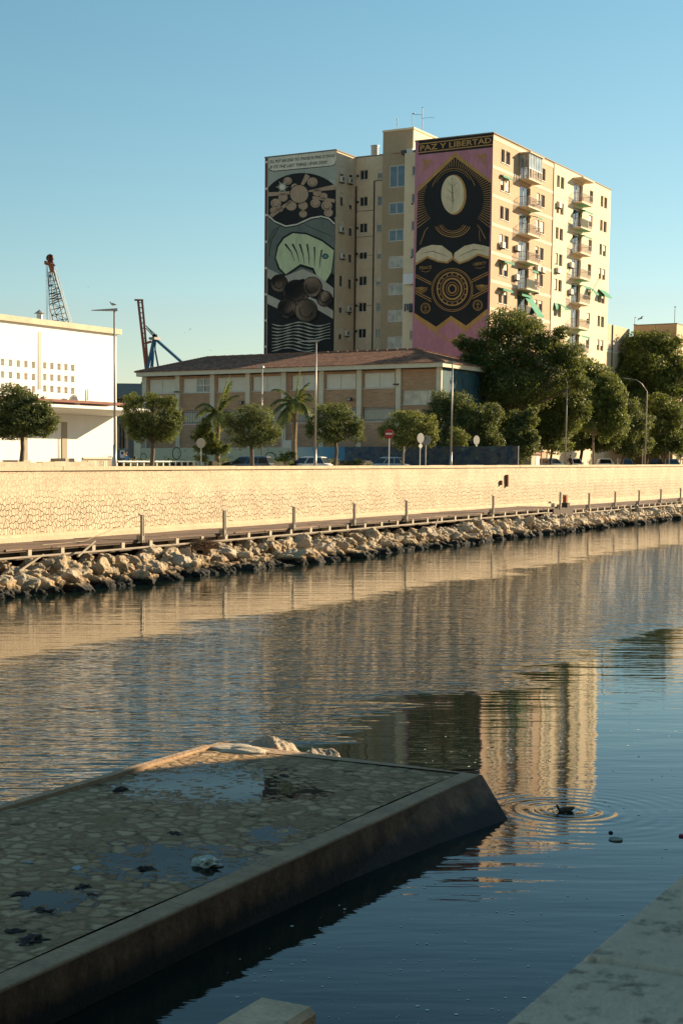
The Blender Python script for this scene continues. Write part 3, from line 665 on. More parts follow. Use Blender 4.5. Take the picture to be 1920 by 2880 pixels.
# walls -------------------------------------------------------------
def rect_t(x0, y0, x1, y1, t, zz): a = hitt(*zz(x0,y0), t); b_ = hitt(*zz(x1,y1), t); return (a[0], b_[0], b_[2], a[2])
def rect_s(x0, y0, x1, y1, s, zz): a = hits(*zz(x0,y0), s); b_ = hits(*zz(x1,y1), s); return (b_[1], a[1], b_[2], a[2])
NF = 12
winA = (168.1, 169.1); winB = (170.45, 171.45); winE = None
WR = []     # (plane,val,sgn,u0,u1,ztop,zbot,panes)
a_ = rect_t(702, 556, 736, 655, TL0, z1); zA1, zA0 = a_[3], a_[2]
c_ = rect_s(880, 600, 946, 675, SRC, z1); d_ = rect_s(1032, 596, 1068, 668, SRC, z1)
st_ = rect_s(1127, 876, 1254, 966, SST, z1); st_big = rect_s(1132, 562, 1264, 738, SST, z1)
sp_ = rect_s(1320, 565, 1357, 640, SSTRIP, z1)
lefts = []; recess = []; stairs = []; strip = []
for k in range(NF):
    dz = k*FL
    if a_[2]-dz < 6: break
    lefts += [(winA[0], winA[1], zA1-1.38-dz, zA1-dz), (winB[0], winB[1], zA1-1.45-dz, zA1-.2-dz)]
    recess += [(c_[0], c_[1], c_[2]-dz, c_[3]-dz), (d_[0], d_[1], d_[2]-dz, d_[3]-dz)]
    if k: stairs.append((st_[0], st_[1], st_[2]-(k-1)*FL, st_[3]-(k-1)*FL))
    strip.append((sp_[0], sp_[1]-.05, sp_[2]-dz, sp_[3]-dz))
stairs.insert(0, st_big)
mb = MB()
facade(mb, 't', TL0, SA, SRC, 4, ROOF, lefts, .18, 1)
facade(mb, 's', SRC, 76.2, TL0, 4, ROOF, recess, .18, 1)
mb.build('side_wall', BEIGE, tb)
mb = MB(); facade(mb, 's', SST, 72.75, 76.35, 4, 41.45, stairs, .12, 1); mb.quad((SST,76.35,4),(SRC+4,76.35,4),(SRC+4,76.35,41.45),(SST,76.35,41.45)); mb.build('stair_wall', BROWN, tb)
mb = MB(); facade(mb, 's', SSTRIP, 70.9, 72.95, 4, 38.45, strip, .16, 1); mb.quad((SSTRIP,72.95,4),(SRC,72.95,4),(SRC,72.95,38.45),(SSTRIP,72.95,38.45)); mb.quad((SSTRIP,70.9,38.45),(SSTRIP,72.95,38.45),(SRC,72.95,38.45),(SRC,70.9,38.45)); mb.build('strip_wall', CREAM, tb)
mb = MB()
mb.quad((SST,72.75,ROOF-2),(177.5,72.75,ROOF-2),(177.5,72.75,41.45),(SST,72.75,41.45)); mb.quad((177.5,72.75,ROOF-2),(177.5,76.35,ROOF-2),(177.5,76.35,41.45),(177.5,72.75,41.45)); mb.quad((SST-.1,72.65,41.5),(177.6,72.65,41.5),(177.6,76.4,41.5),(SST-.1,76.4,41.5))
mb.box(SST-.1,SST,72.65,76.4,41.3,41.5); mb.box(SST,177.6,72.65,72.75,41.3,41.5)
mb.box(178.2, 186, 71.2, 76, ROOF-.5, 41.0)
mb.build('stair_head', CREAM, tb)
# blind walls carrying the paintings, and the back and roof of both blocks
mb = MB(); BACK = 208.9
mb.quad((SA,TA,4),(SA,70.9,4),(SA,70.9,ROOF),(SA,TA,ROOF)); mb.quad((SA,TL0,4),(SA,TL1,4),(SA,TL1,ROOF),(SA,TL0,ROOF)); mb.quad((SA,TL1,4),(BACK-18,TL1,4),(BACK-18,TL1,ROOF),(SA,TL1,ROOF))
mb.quad((SA,70.9,4),(SSTRIP,70.9,4),(SSTRIP,70.9,ROOF),(SA,70.9,ROOF))
mb.quad((BACK,TA,4),(BACK,TL1,4),(BACK,TL1,ROOF),(BACK,TA,ROOF))
mb.build('end_wall', BEIGE, tb)
mb = MB(); mb.quad((SA,TA,ROOF-.25),(BACK,TA,ROOF-.25),(BACK,76.3,ROOF-.25),(SA+4,76.3,ROOF-.25)); mb.quad((SA,TL0,ROOF-.25),(BACK,TL0,ROOF-.25),(BACK,TL1,ROOF-.25),(SA,TL1,ROOF-.25)); mb.quad((SRC,76.4,ROOF-.25),(BACK,76.4,ROOF-.25),(BACK,TL0,ROOF-.25),(SRC,TL0,ROOF-.25))
mb.build('roof', BEIGE, tb)
mb = MB(); cpm = plain('grey parapet coping', (.20,.175,.145), .8, .2, 2)
for q in ((SA-.08,SA+.18,TA-.08,70.95),(SA-.08,SA+.18,TL0-.08,TL1+.08),): mb.box(q[0],q[1],q[2],q[3],ROOF,ROOF+.12)
mb.box(SA+.18,SRC,TL0-.08,TL0+.18,ROOF,ROOF+.12); mb.box(SRC-.08,SRC+.18,76.36,TL0-.09,ROOF,ROOF+.12); mb.box(SA+.18,BACK+.1,TA-.10,TA+.16,ROOF,ROOF+.12)
mb.build('parapet_coping', cpm, tb)
# right-hand lit facade ---------------------------------------------
SB = 186.6
f0 = rect_t(708,340,768,432,TA,z2); f1 = rect_t(955,460,1010,550,TA,z2); f2 = rect_t(1088,525,1138,608,TA,z2); f3 = rect_t(1316,640,1337,705,TA,z2); f4 = rect_t(1391,672,1434,750,TA,z2)
wt = 37.98; wb_ = 36.62
col_a = [(f0[0], f0[0]+1.05), (f0[0]+1.42, f0[1])]; col_b = [(f1[0]+.05, f1[0]+1.05), (f1[0]+1.5, f1[1])]
col_c = [(f2[0]+.1, f2[0]+1.1), (f2[0]+1.5, f2[1])]; col_d = [(f3[0]-.05, f3[1])]; col_e = [(f4[0], f4[0]+1.05), (f4[0]+1.45, f4[1])]
BAL1 = (175.0, 179.3); BAL2 = (193.6, 197.9)
op1 = []; op2 = []; ww = []
for k in range(11):
    z = k*FL
    for q in col_a+col_b: op1.append((q[0],q[1],wb_-z,wt-z)); ww.append((q, wb_-z, wt-z, k))
    for q in col_c+col_d+col_e: op2.append((q[0],q[1],wb_-z,wt-z)); ww.append((q, wb_-z, wt-z, k))
    op1.append((BAL1[0]+.3, BAL1[1]-.5, 35.75-z, 38.1-z)); op2.append((BAL2[0]+.3, BAL2[1]-.5, 35.75-z, 38.1-z))
mb = MB(); facade(mb, 't', TA, SA, SB, 4, ROOF, op1, .22, 1); mb.build('brick_wall', BR_T, tb)
mb = MB(); facade(mb, 't', TA-.03, SB, BACK, 4, ROOF, op2, .25, 1); mb.quad((SB,TA-.03,4),(SB,TA,4),(SB,TA,ROOF),(SB,TA-.03,ROOF)); mb.quad((BACK,TA-.03,4),(BACK,TA,4),(BACK,TA,ROOF),(BACK,TA-.03,ROOF)); mb.build('cream_wall', CREAM, tb)
mb = MB()
for k in range(12):
    z = 38.72-k*FL
    if k == 0: mb.box(SA-.005, SB-.01, TA-.025, TA-.004, z-.17, z+.20)
    else:
        segs = [(SA-.005, BAL1[0]-.1), (BAL1[1]+.1, SB-.01)] if k else []
        for a, c in segs: mb.box(a, c, TA-.025, TA-.004, z-.17, z+.17)
mb.build('floor_band', BAND, tb)
mb = MB()
for k in range(1, 12):
    z = 38.72-k*FL
    for a, c in ((SB+.01, BAL2[0]-.1), (BAL2[1]+.1, BACK-.01)): mb.box(a, c, TA-.050, TA-.034, z-.17, z+.17)
mb.build('floor_band', BAND, tb)
random.seed(12)
for q, za, zc, k in ww:
    if k > 9: continue
    window(tb, 't', TA, 1, q[0], q[1], za, zc, .2, 1, random.choice((G_DARK,G_DARK,G_GREY)), shutter=random.choice((0,0,.25,.5,.0,.85)) if k else 0, frame=.07)
# balconies
RAILM = plain('thin dark railing', (.13,.10,.075), .6, .2, 4)
def balcony(sb, k, cloth=None, glazed=False):
    zf = 35.72 - k*FL; a, c = sb; dep = 1.15
    b_ = MB().box(a, c, TA-dep, TA-.032, zf-.16, zf).build('balcony', BAND, tb); BASE[b_.name] = BASE[tb.name]
    r_ = MB(); t_ = TA-dep+.05; h = 1.0
    r_.tube([(a+.04,TA-.05,zf+h),(a+.04,t_,zf+h),(c-.04,t_,zf+h),(c-.04,TA-.05,zf+h)], .030, 4); r_.tube([(a+.04,TA-.05,zf+.1),(a+.04,t_,zf+.1),(c-.04,t_,zf+.1),(c-.04,TA-.05,zf+.1)], .02, 4)
    n = int((c-a)/.16)
    for i in range(n+1):
        x = a+.04+(c-a-.08)*i/n; r_.box(x-.012, x+.012, t_-.012, t_+.012, zf+.1, zf+h)
    for i in range(1, 7): y = t_+(TA-.06-t_)*i/7; r_.box(a+.03, a+.054, y-.012, y+.012, zf+.1, zf+h)
    r_.build('railing', RAILM, b_)
    if cloth: MB().box(a+.3, c-1.4, t_+.03, t_+.06, zf+.08, zf+h-.05).build('screen', cloth, b_)
    w = window(b_ if False else tb, 't', TA, 1, a+.3, c-.5, 35.75-k*FL+.02, 38.08-k*FL, .24, 2, random.choice((G_DARK, G_GREY)), sill=False, frame=.08)
    if random.random() < .6 and not glazed:   # table or clothes horse: small clutter
        x = random.uniform(a+.8, c-1); MB().box(x, x+.5, TA-.9, TA-.5, zf+.004, zf+random.uniform(.4,.9)).build('planter', plain('terracotta', (.30,.12,.06), .8, .2, 3), b_)
    if glazed:
        g = MB(); g2 = MB(); tt_ = t_
        for i in range(6): x = a+.06+(c-a-.12)*i/5; g.box(x-.035, x+.035, tt_-.03, tt_+.03, zf+.02, zf+2.55)
        for zz in (zf+1.05, zf+2.55): g.box(a, c, tt_-.04, tt_+.04, zz-.04, zz+.04)
        for y in (TA-.12, TA-.6): g.box(a+.02, a+.09, y-.03, y+.03, zf+.02, zf+2.55)
        g2.quad((a+.06,tt_,zf+1.1),(c-.06,tt_,zf+1.1),(c-.06,tt_,zf+2.5),(a+.06,tt_,zf+2.5)); g2.quad((a+.06,tt_,zf+1.1),(a+.06,TA-.05,zf+1.1),(a+.06,TA-.05,zf+2.5),(a+.06,tt_,zf+2.5))
        e_ = g.build('enclosure', WHITE, b_); g2.build('glazing', glass_mat('pale balcony glass', (.22,.27,.27), .1), b_)
        MB().box(a-.15, c+.15, TA-dep-.15, TA-.032, zf+2.62, zf+2.74).build('balcony_roof', BAND, b_)
    return b_
def awning(u0, u1, z, out, drop, t0=TA, label=None):
    m_ = MB(); m_.quad((u0,t0-.06,z),(u1,t0-.06,z),(u1,t0-out,z-drop),(u0,t0-out,z-drop)); m_.quad((u0,t0-.06,z-.02),(u0,t0-out,z-drop-.02),(u1,t0-out,z-drop-.02),(u1,t0-.06,z-.02)); m_.quad((u0,t0-out,z-drop),(u1,t0-out,z-drop),(u1,t0-out,z-drop-.22),(u0,t0-out,z-drop-.22))
    for u in (u0+.03, u1-.03): m_.tube([(u,t0-.05,z-.9),(u,t0-out,z-drop)], .015, 3)
    m_.build('awning', AWN, tb)
mesh_cloth = plain('dark green mesh cloth', (.05,.10,.06), .9, .3, 3); blu = plain('blue grey cloth', (.16,.2,.2), .9, .3, 3)
for k in range(9): balcony(BAL1, k, None if k not in (4,5) else (blu if k == 5 else mesh_cloth), glazed=(k == 0))
for k in range(10): balcony(BAL2, k, mesh_cloth if k in (1,6) else None)
MB().box(BAL2[0]-.1, BAL2[1]+.1, TA-1.3, TA-.032, 38.35, 38.5).build('balcony_roof', BAND, tb)
awning(BAL1[0]+.3, BAL1[1]-.6, 38.2-5*FL+.2, .55, .35); awning(BAL1[0]+.6+1.2, BAL1[1]+.1, 38.2-5*FL, 1.7, 2.3)
awning(BAL1[0]+2.9, BAL1[1]+.1, 38.1-2*FL, 1.25, .35); awning(BAL1[0]+1.5, BAL1[1]-.8, 38.1-4*FL, 1.25, .35)
for k in (1,2,4,6,7): awning(BAL2[0]+1.2, BAL2[1], 38.05-k*FL, 1.2, .3)
awning(BAL2[0]+1.0, BAL2[1]-1.6, 38.0-7*FL, 1.3, 1.9)
for k, o_, dr in ((1,.35,.12),(4,.7,.22),(5,.6,.2)): awning(col_a[0][0]-.15, col_a[1][1]+.15, wt+.3-k*FL, o_, dr)
awning(col_c[0][0]-.1, col_c[0][1]+.1, wt+.2-5*FL, .3, .6); awning(col_c[1][0]-.1, col_c[1][1]+.1, wt+.2-5*FL, .9, .6)
awning(col_d[0][0]-.2, col_d[0][1]+.2, wt+.2-4*FL, 1.0, .8); awning(col_e[0][0]-.1, col_e[1][1]+.1, wt+.3-4*FL, .9, .8); awning(col_e[0][0]-.1, col_e[0][1]+.1, wt+.2-4*FL, .5, .6)
for u, k, dz in ((col_a[0][0]+.3,3,-.1),(BAL1[0]-.6,3,.1),(BAL1[0]-.7,4,-.1),(col_b[0][0]+.2,3,-1.4),(col_b[1][0]+.5,3,-1.4),(col_b[0][0]+.0,4,-.9),(col_b[0][0]+.1,5,-1.3),(col_b[1][0]+.4,5,-1.3),
                 (col_c[0][0]+.4,1,.6),(col_c[0][0]+.5,3,-.9),(BAL2[0]-.5,3,.2),(BAL2[0]-.4,4,.0)):
    aircon(tb, 't', TA, 1, u, wb_-k*FL+dz)
# flag pole and hanging plants by the fourth balcony
MB().tube([(BAL2[1]-.3,TA-1.0,24.9),(BAL2[1]+.8,TA-2.0,27.3)], .03, 4).build('flagpole', RAILM, tb)
# pipes on the lit wall
MB().box(SB-.09, SB-.02, TA-.09, TA-.027, 4, ROOF-.1).build('downpipe', plain('beige pipe', (.46,.33,.20), .7, .1, 3), tb)
# left block windows
random.seed(3)
for k in range(NF):
    dz = k*FL
    if a_[2]-dz < 6: break
    for j, (u, b0, b1) in enumerate(((winA, zA1-1.38, zA1), (winB, zA1-1.45, zA1-.2))):
        window(tb, 't', TL0, 1, u[0], u[1], b0-dz, b1-dz, .16, 1, shutter=random.choice((.55,.6,.7,1.0,.3)) if k in (0,1,2,3,5,6) else .15, frame=.05)
    window(tb, 's', SRC, 1, c_[0], c_[1], c_[2]-dz, c_[3]-dz, .16, 2, shutter=[0,0,0,.3,0,0,0,0,.2,0,0,0][k], fmat=WHITE)
    window(tb, 's', SRC, 1, d_[0], d_[1], d_[2]-dz, d_[3]-dz, .16, 1 if k % 2 else 2, shutter=[.4,0,.2,.5,.6,0,.0,0,.2,0,0,0][k])
    window(tb, 's', SSTRIP, 1, sp_[0], sp_[1]-.05, sp_[2]-dz, sp_[3]-dz, .14, 1, G_GREY if k in (4,5) else G_DARK)
for k, o_ in enumerate(stairs):
    window(tb, 's', SST, 1, *o_, .08, 2, G_FROST if k >= 3 else glass_mat('blue grey glass', (.045,.06,.065)), sill=False, frame=.10, mull=.10)
for (x, y) in ((715,655),(785,668),(712,1080),(718,1305),(775,1755),(757,1960)): 
    q = hitt(*z1(x,y), TL0); aircon(tb, 't', TL0, 1, q[0], q[2]-.6, .75, .62)
cab = plain('black cable and pipe', (.045,.035,.028), .7, .3, 3); mb = MB()
q = hits(*z1(1004,690), SRC); q2 = hits(*z1(965,2110), SRC)
mb.box(SRC-.12, SRC-.003, q[1]-.055, q[1]+.055, 4, q[2]); mb.box(SRC-.06,SRC-.003,q[1]-2.6,q[1]-.06,q[2]-.03,q[2]+.03); mb.box(SRC-.06,SRC-.003,q[1]-2.6,q[1]-2.55,q[2]+.03,q[2]+.6)
for y, u in ((945,.0),(1165,.0)): r_ = hits(*z1(900,y), SRC); mb.box(SRC-.05, SRC-.003, q[1]+.056, TL0-.1, r_[2]-.02, r_[2]+.02)
for y in (1325,1750): r_ = hits(*z1(900,y), SRC); mb.box(SRC-.05, SRC-.003, q[1]+.056, TL0-.1, r_[2]-.015, r_[2]+.015)
mb.box(SRC-.22, SRC-.1, TL0-.16, TL0-.05, 4, 36); mb.build('downpipe', cab, tb)
mb = MB(); random.seed(2)
for k in range(9):
    z = 37-k*FL*.98; MB().box(SRC-.3,SRC-.1,TL0-.40,TL0-.20,z,z+.22).build('vent_box', cab, tb)
    if k % 2: MB().box(SSTRIP-.15,SSTRIP-.003,71.9,72.05,z-1.2,z-1.05).build('vent_box', cab, tb)
q = hits(*z1(1313,1540), SSTRIP)
MB().box(SSTRIP-.5, SSTRIP-.45, q[1]-.75, q[1]+.75, q[2]-.35, q[2]+.75).build('white_sheet', plain('white laundry', (.75,.75,.72), .9, .05, 3), tb)
q = hits(*z1(1315,1750), SSTRIP)
mb = MB()
for k in range(5): mb.box(SSTRIP-.5-.02*k, SSTRIP-.46-.02*k, q[1]-.6+k*.25, q[1]-.42+k*.25, q[2]-.5-.1*(k%3), q[2]+.2)
mb.build('laundry', plain('dark blue laundry', (.05,.07,.12), .9, .3, 3), tb)
# brick edge of the left block, chimney and aerials
q = hits(*z1(105,490), SA); mb = MB(); mb.box(SA-.05, SA-.004, q[1], TL1+.02, 4, ROOF); mb.build('brick_edge', plain('dark red brick strip', (.16,.075,.05), .9, .2, 3), tb)
mb = MB()
for k in range(12): mb.box(SA-.065, SA-.051, q[1], TL1+.03, 38.7-k*FL-.14, 38.7-k*FL+.10)
mb.box(SA-.065, SA-.051, q[1]+0.0, q[1]+.05, 4, ROOF); mb.build('edge_band', BAND, tb)
qL = q[1]
q = hits(*z1(1015,470), 178); mb = MB(); mb.box(176.8,178.6,q[1]-.95,q[1]+.95,ROOF-.5,40.0); mb.build('chimney_stack', BROWN, tb)
mb = MB(); mb.lathe([(.42,0),(.42,.5),(.5,.55),(.42,.6),(.42,.75),(.5,.8),(.42,.85),(.42,1.0),(.5,1.05),(.42,1.1),(.42,1.25),(.52,1.3),(.5,1.42)], (177.7,q[1],40.0), 14); mb.build('chimney_cowl', plain('galvanised cowl', (.45,.43,.38), .5, .2, 3, metal=.4), tb)
al = plain('dark aerial metal', (.09,.10,.11), .5, .2, 3)
def tube_px(mb, pts, s, r): mb.tube([hits(*z1(x,y), s) for x, y in pts], r, 4)
mb = MB(); tube_px(mb, [(1193,262),(1197,165)], 172, .035); tube_px(mb, [(1190,215),(1203,213)], 172, .03); tube_px(mb, [(1192,170),(1201,168)], 172, .06); mb.build('aerial', al, tb)
mb = MB(); tube_px(mb, [(1318,380),(1327,122)], 172, .03); tube_px(mb, [(1322,122),(1345,115)], 172, .05); tube_px(mb, [(1310,292),(1328,289)], 172, .02); mb.build('aerial', al, tb)
mb = MB(); tube_px(mb, [(1408,285),(1411,62)], 180, .04); tube_px(mb, [(1327,124),(1411,131)], 180, .03); tube_px(mb, [(1411,158),(1512,150)], 180, .02); tube_px(mb, [(1404,68),(1420,67)], 180, .03); tube_px(mb, [(1402,150),(1420,166)], 180, .02); mb.build('aerial', al, tb)
q = hits(*z1(1325,428), 170.2)
MB().box(169.4,170.1,q[1]-.35,q[1]+.35,38.46,39.0).build('roof_unit', ACM, tb); MB().box(169.4,170.1,q[1]+.5,q[1]+1.0,38.46,38.9).build('roof_unit', DARKM, tb)
MB().lathe([(.5,0),(.5,.35),(.3,.5),(.05,.55)], (hitt(*z2(838,300),TA+1)[0], TA+1.2, ROOF), 10).build('roof_vent', cpm, tb)

# ------------------------------------------------------------------ wall paintings: plain abstract stand-ins in the same colours, with the words on the walls
def paint(name, col): return plain(name, col, .85, .2, .5, vscale=(1,1,.35))
PINK = paint('pink wall paint', (.50,.215,.25)); BLACK = plain('black wall paint', (.016,.015,.014), .8, .25, .4); GOLD = paint('gold wall paint', (.50,.27,.085)); CR = paint('pale cream wall paint', (.72,.58,.36))
class Art:
    def __init__(s, zz, mats): s.zz = zz; s.mb = MB(); s.mats = mats; s.k = 1
    def P(s, x, y):
        q = hits(*s.zz(x, y), SA); return (SA-.008-.008*s.k, q[1], q[2])
    def poly(s, pts, mi): s.mb.poly([s.P(*p) for p in pts], mi); return s
    def ell(s, cx, cy, rx, ry, mi, n=36, a0=0, a1=6.2832, rot=0):
        pts = []
        for i in range(n): 
            a = a0+(a1-a0)*i/(n if a1-a0 > 6.2 else n-1); x, y = rx*math.cos(a), ry*math.sin(a); pts.append((cx+x*math.cos(rot)-y*math.sin(rot), cy+x*math.sin(rot)+y*math.cos(rot)))
        return s.poly(pts, mi)
    def ring(s, cx, cy, rx, ry, w, mi, n=48, a0=0, a1=6.2832):
        for i in range(n):
            a, b_ = a0+(a1-a0)*i/n, a0+(a1-a0)*(i+1)/n
            s.poly([(cx+rx*math.cos(a),cy+ry*math.sin(a)),(cx+rx*math.cos(b_),cy+ry*math.sin(b_)),(cx+(rx-w)*math.cos(b_),cy+(ry-w)*math.sin(b_)),(cx+(rx-w)*math.cos(a),cy+(ry-w)*math.sin(a))], mi)
        return s
    def line(s, pts, w, mi):
        L = []; Rr = []
        for i, p in enumerate(pts):
            a = pts[max(0,i-1)]; b_ = pts[min(len(pts)-1,i+1)]; dx, dy = b_[0]-a[0], b_[1]-a[1]; l = math.hypot(dx,dy) or 1; ww_ = w[i] if isinstance(w,(list,tuple)) else w
            L.append((p[0]-dy/l*ww_/2, p[1]+dx/l*ww_/2)); Rr.append((p[0]+dy/l*ww_/2, p[1]-dx/l*ww_/2))
        for i in range(len(pts)-1): s.poly([L[i],L[i+1],Rr[i+1],Rr[i]], mi)
        return s
    def text(s, txt, bl, br, h, mi, shear=0, thick=0):
        vs, fs = text_shape(txt, shear, thick)
        s.mb.add([s.P(bl[0]+(br[0]-bl[0])*x, bl[1]+(br[1]-bl[1])*x-h*y) for x, y in vs], fs, mi); return s
    def up(s): s.k += 1; return s
    def build(s, name, label=None): return s.mb.build(name, s.mats, tb, label=label)
random.seed(17)
A = Art(z2, [PINK, BLACK, GOLD, CR])
A.mb.quad((SA-.008,TA,4),(SA-.008,70.9,4),(SA-.008,70.9,ROOF-.01),(SA-.008,TA,ROOF-.01), 0)
A.up().poly([(140,287),(657,229),(649,328),(138,382)], 1)
A.up().poly([(140,304),(654,245),(654,252),(140,311)], 2).poly([(139,362),(650,306),(650,313),(139,369)], 2)
A.text('PAZ Y LIBERTAD', (149,355), (641,298), 38, 2, 0, .02)
# gold frame, black field, gold rays
A.poly([(388,362),(638,556),(612,1475),(465,1600),(358,1675),(262,1615),(108,1500),(134,612)], 2)
A.up().poly([(388,398),(637,578),(613,1440),(466,1558),(362,1490),(260,1566),(109,1470),(134,640)], 1)
A.poly([(362,1524),(462,1598),(356,1660),(262,1602)], 0)
hexa = [(388,404),(634,582),(624,1060),(122,1060),(137,645)]
def inhex(x, y):
    c = False; n = len(hexa)
    for i in range(n):
        x0,y0 = hexa[i]; x1,y1 = hexa[(i+1)%n]
        if (y0 > y) != (y1 > y) and x < (x1-x0)*(y-y0)/(y1-y0)+x0: c = not c
    return c
A.up()
for i in range(96):
    an = 2*math.pi*i/96; cx, cy = 382, 690; dx, dy = math.cos(an), math.sin(an)
    if dy > .62: continue
    L = 0
    while inhex(cx+dx*L, cy+dy*L) and L < 700: L += 4
    if L < 215: continue
    r0 = 205; w0, w1 = 2.2, 4.2
    A.poly([(cx+dx*r0-dy*w0/2,cy+dy*r0+dx*w0/2),(cx+dx*L-dy*w1/2,cy+dy*L+dx*w1/2),(cx+dx*L+dy*w1/2,cy+dy*L-dx*w1/2),(cx+dx*r0+dy*w0/2,cy+dy*r0-dx*w0/2)], 2)
# abstract centre: a pale seed pod on a dark disc, crescent and stem
A.ell(382, 668, 168, 205, 1)
A.up().ell(384, 656, 84, 138, 2).up().ell(374, 654, 78, 132, 3)
A.line([(374,540),(370,600),(376,700),(372,760)], [3,7,7,2], 1)
for k in (-1,1):
    A.line([(374,600),(374+k*34,570)], [5,2], 1).line([(374,650),(374+k*44,612)], [5,2], 1).line([(374,705),(374+k*40,668)], [5,2], 1)
A.ring(382, 668, 158, 195, 3, 2, a0=3.5, a1=5.9).ring(382, 668, 144, 180, 2, 2, a0=3.7, a1=5.6)
A.poly([(125,1000),(150,900),(230,835),(375,960),(520,820),(600,860),(628,960),(622,1130),(120,1130)], 1)
A.up()
for r_, w_ in ((128,5),(112,3),(96,5),(80,3)): A.ring(375, 840, r_, r_*.86, w_, 2, a0=.35, a1=2.8)
A.line([(150,1000),(185,905),(205,880)], 4, 2).line([(600,960),(570,900),(545,865)], 4, 2).line([(556,900),(562,975)], 2.5, 2)
# two broad pale leaves meeting in the middle
A.poly([(121,1065),(160,1030),(230,1008),(300,1012),(372,1062),(380,1100),(340,1130),(270,1120),(200,1092),(121,1142)], 2).poly([(628,1022),(590,1012),(520,1000),(455,1015),(385,1062),(376,1105),(420,1135),(480,1115),(550,1075),(624,1100)], 2)
A.up().poly([(121,1062),(160,1024),(230,1002),(300,1006),(366,1056),(372,1090),(335,1118),(270,1108),(200,1078),(121,1125)], 3).poly([(628,1018),(590,1006),(520,994),(455,1009),(388,1056),(384,1092),(420,1122),(480,1102),(550,1060),(625,1082)], 3)
A.up().line([(150,1062),(240,1045),(340,1082)], [1,4,2], 1).line([(600,1040),(520,1035),(415,1082)], [1,4,2], 1)
# words, plain rings below
A.text('PEACE', (149,1172), (230,1164), 20, 2).text('LIBERTY', (517,1146), (606,1136), 20, 2)
A.line([(160,1182),(190,1190),(222,1178)], 2.5, 2).line([(530,1158),(562,1164),(596,1152)], 2.5, 2)
for r_, w_, m_ in ((150,4,2),(139,3,2)): A.ring(372, 1312, r_*.95, r_, w_, m_)
A.ring(372,1305,108,118,9,2).ring(372,1305,84,92,4,2).ring(372,1305,70,77,12,2).ring(372,1305,44,48,4,2).ring(372,1305,30,33,9,2)
for i in range(16):
    an = 2*math.pi*i/16; A.line([(372+88*math.cos(an),1305+96*math.sin(an)),(372+100*math.cos(an),1305+109*math.sin(an))], 8, 2)
for k in (0,1):
    xs = (118, 228) if k == 0 else (618, 508)
    for j, (ya, yb) in enumerate(((1206,1262),(1222,1276),(1320,1375),(1334,1392))):
        A.line([(xs[0], ya-(18 if k else 0)),(xs[1], yb-(18 if k else 0))], 5, 2)
    cx = 160 if k == 0 else 577; cy = 1282 - (16 if k else 0)
    for i in range(13):
        an = 3.3+2.8*i/12+3.14*0; A.line([(cx,cy+10),(cx+44*math.cos(an),cy+10-44*math.sin(an))], [2,4], 2)
for cx, cy in ((188,1438),(547,1418)):
    A.ring(cx, cy, 34, 38, 4, 2, n=12).ring(cx, cy, 26, 29, 2, 2).line([(cx,cy-20),(cx,cy+20)], 4, 2).line([(cx-16,cy-8),(cx+16,cy-8)], 3, 2).line([(cx-10,cy+18),(cx+10,cy+18)], 3, 2)
for k in (1,-1):   # faint corner flourishes
    bx_, by_ = (205,440) if k == 1 else (570,400)
    for i in range(5): A.line([(bx_-k*30,by_-25),(bx_-k*(30-i*14),by_+30-i*12),(bx_-k*(45-i*25),by_+80-i*22)], [5,7,2], 2)
A.build('mural', 'pink, black and gold painting with PAZ Y LIBERTAD across the top')
TAN = paint('tan wall paint', (.42,.28,.18)); GG = paint('grey green wall paint', (.15,.165,.135)); PG = paint('pale green wall paint', (.56,.58,.33)); OFF = paint('off white wall paint', (.70,.62,.47)); LG = paint('light grey wall paint', (.46,.40,.30))
TEAL = paint('teal wall paint', (.10,.25,.24)); HAL = paint('pale halftone paint', (.42,.43,.34))
A = Art(z1, [BLACK, OFF, TAN, GG, PG, LG, TEAL, HAL])
A.mb.quad((SA-.008,TL0,4),(SA-.008,qL,4),(SA-.008,qL,ROOF-.01),(SA-.008,TL0,ROOF-.01), 0)
XL, XR = lambda y: 105-(y-490)*.0078, lambda y: 684-(y-428)*.0187
A.up().poly([(105,560),(680,500),(675,800),(672,1010),(100,1010)], 7)
A.up()
for i in range(46):
    for j in range(13):
        x = 108+i*12.5+(j%2)*6; y = 622+j*9-(i*1.2)
        if y > 790 or x > 676: continue
        A.ell(x, y, 2.6, 2.6, 3, n=5)
A.poly([(105,488),(686,425),(684,520),(668,556),(640,566),(150,612),(118,604),(105,590)], 0)
A.up().poly([(106,494),(684,431),(682,517),(665,550),(640,560),(150,605),(121,597),(107,583)], 1)
A.up().text("I'LL PUT AN END TO THOSE FLYING D*DOGS", (118,543), (672,487), 27, 0, .25, .022).text('IF ITS THE LAST THING I EVER DO!!!', (118,590), (604,544), 27, 0, .25, .022)
# dark lens with tan discs
def lens(cx, cy, rx, ry, k=1): return [(max(XL(600)+1, min(XR(700)-1, cx+rx*math.cos(a))), cy+ry*math.sin(a)) for a in [2*math.pi*i/60 for i in range(60)]]
A.poly(lens(392,868,330,245), 0)
A.up()
A.line([(106,805),(300,790)], [34,26], 2).line([(380,745),(440,640)], [20,44], 2).line([(440,780),(672,742)], [14,44], 2).line([(112,1000),(300,860)], [34,22], 2).line([(480,830),(668,860)], [20,30], 2)
for cx, cy, r_ in ((270,690,36),(230,830,40),(170,880,44),(150,940,30),(300,900,46),(400,900,40),(400,970,34),(480,700,44),(520,790,36),(505,880,42),(600,900,46),(615,960,38),(575,820,32),(330,740,30),(205,930,26)): A.ell(cx, cy, r_, r_*.9, 2, 18)
A.up()
for cx, cy, r_ in ((270,690,24),(170,880,30),(505,880,28),(600,900,30),(400,935,22),(480,705,28)): A.ring(cx, cy, r_, r_, 4, 0, 24, 0, 3.8)
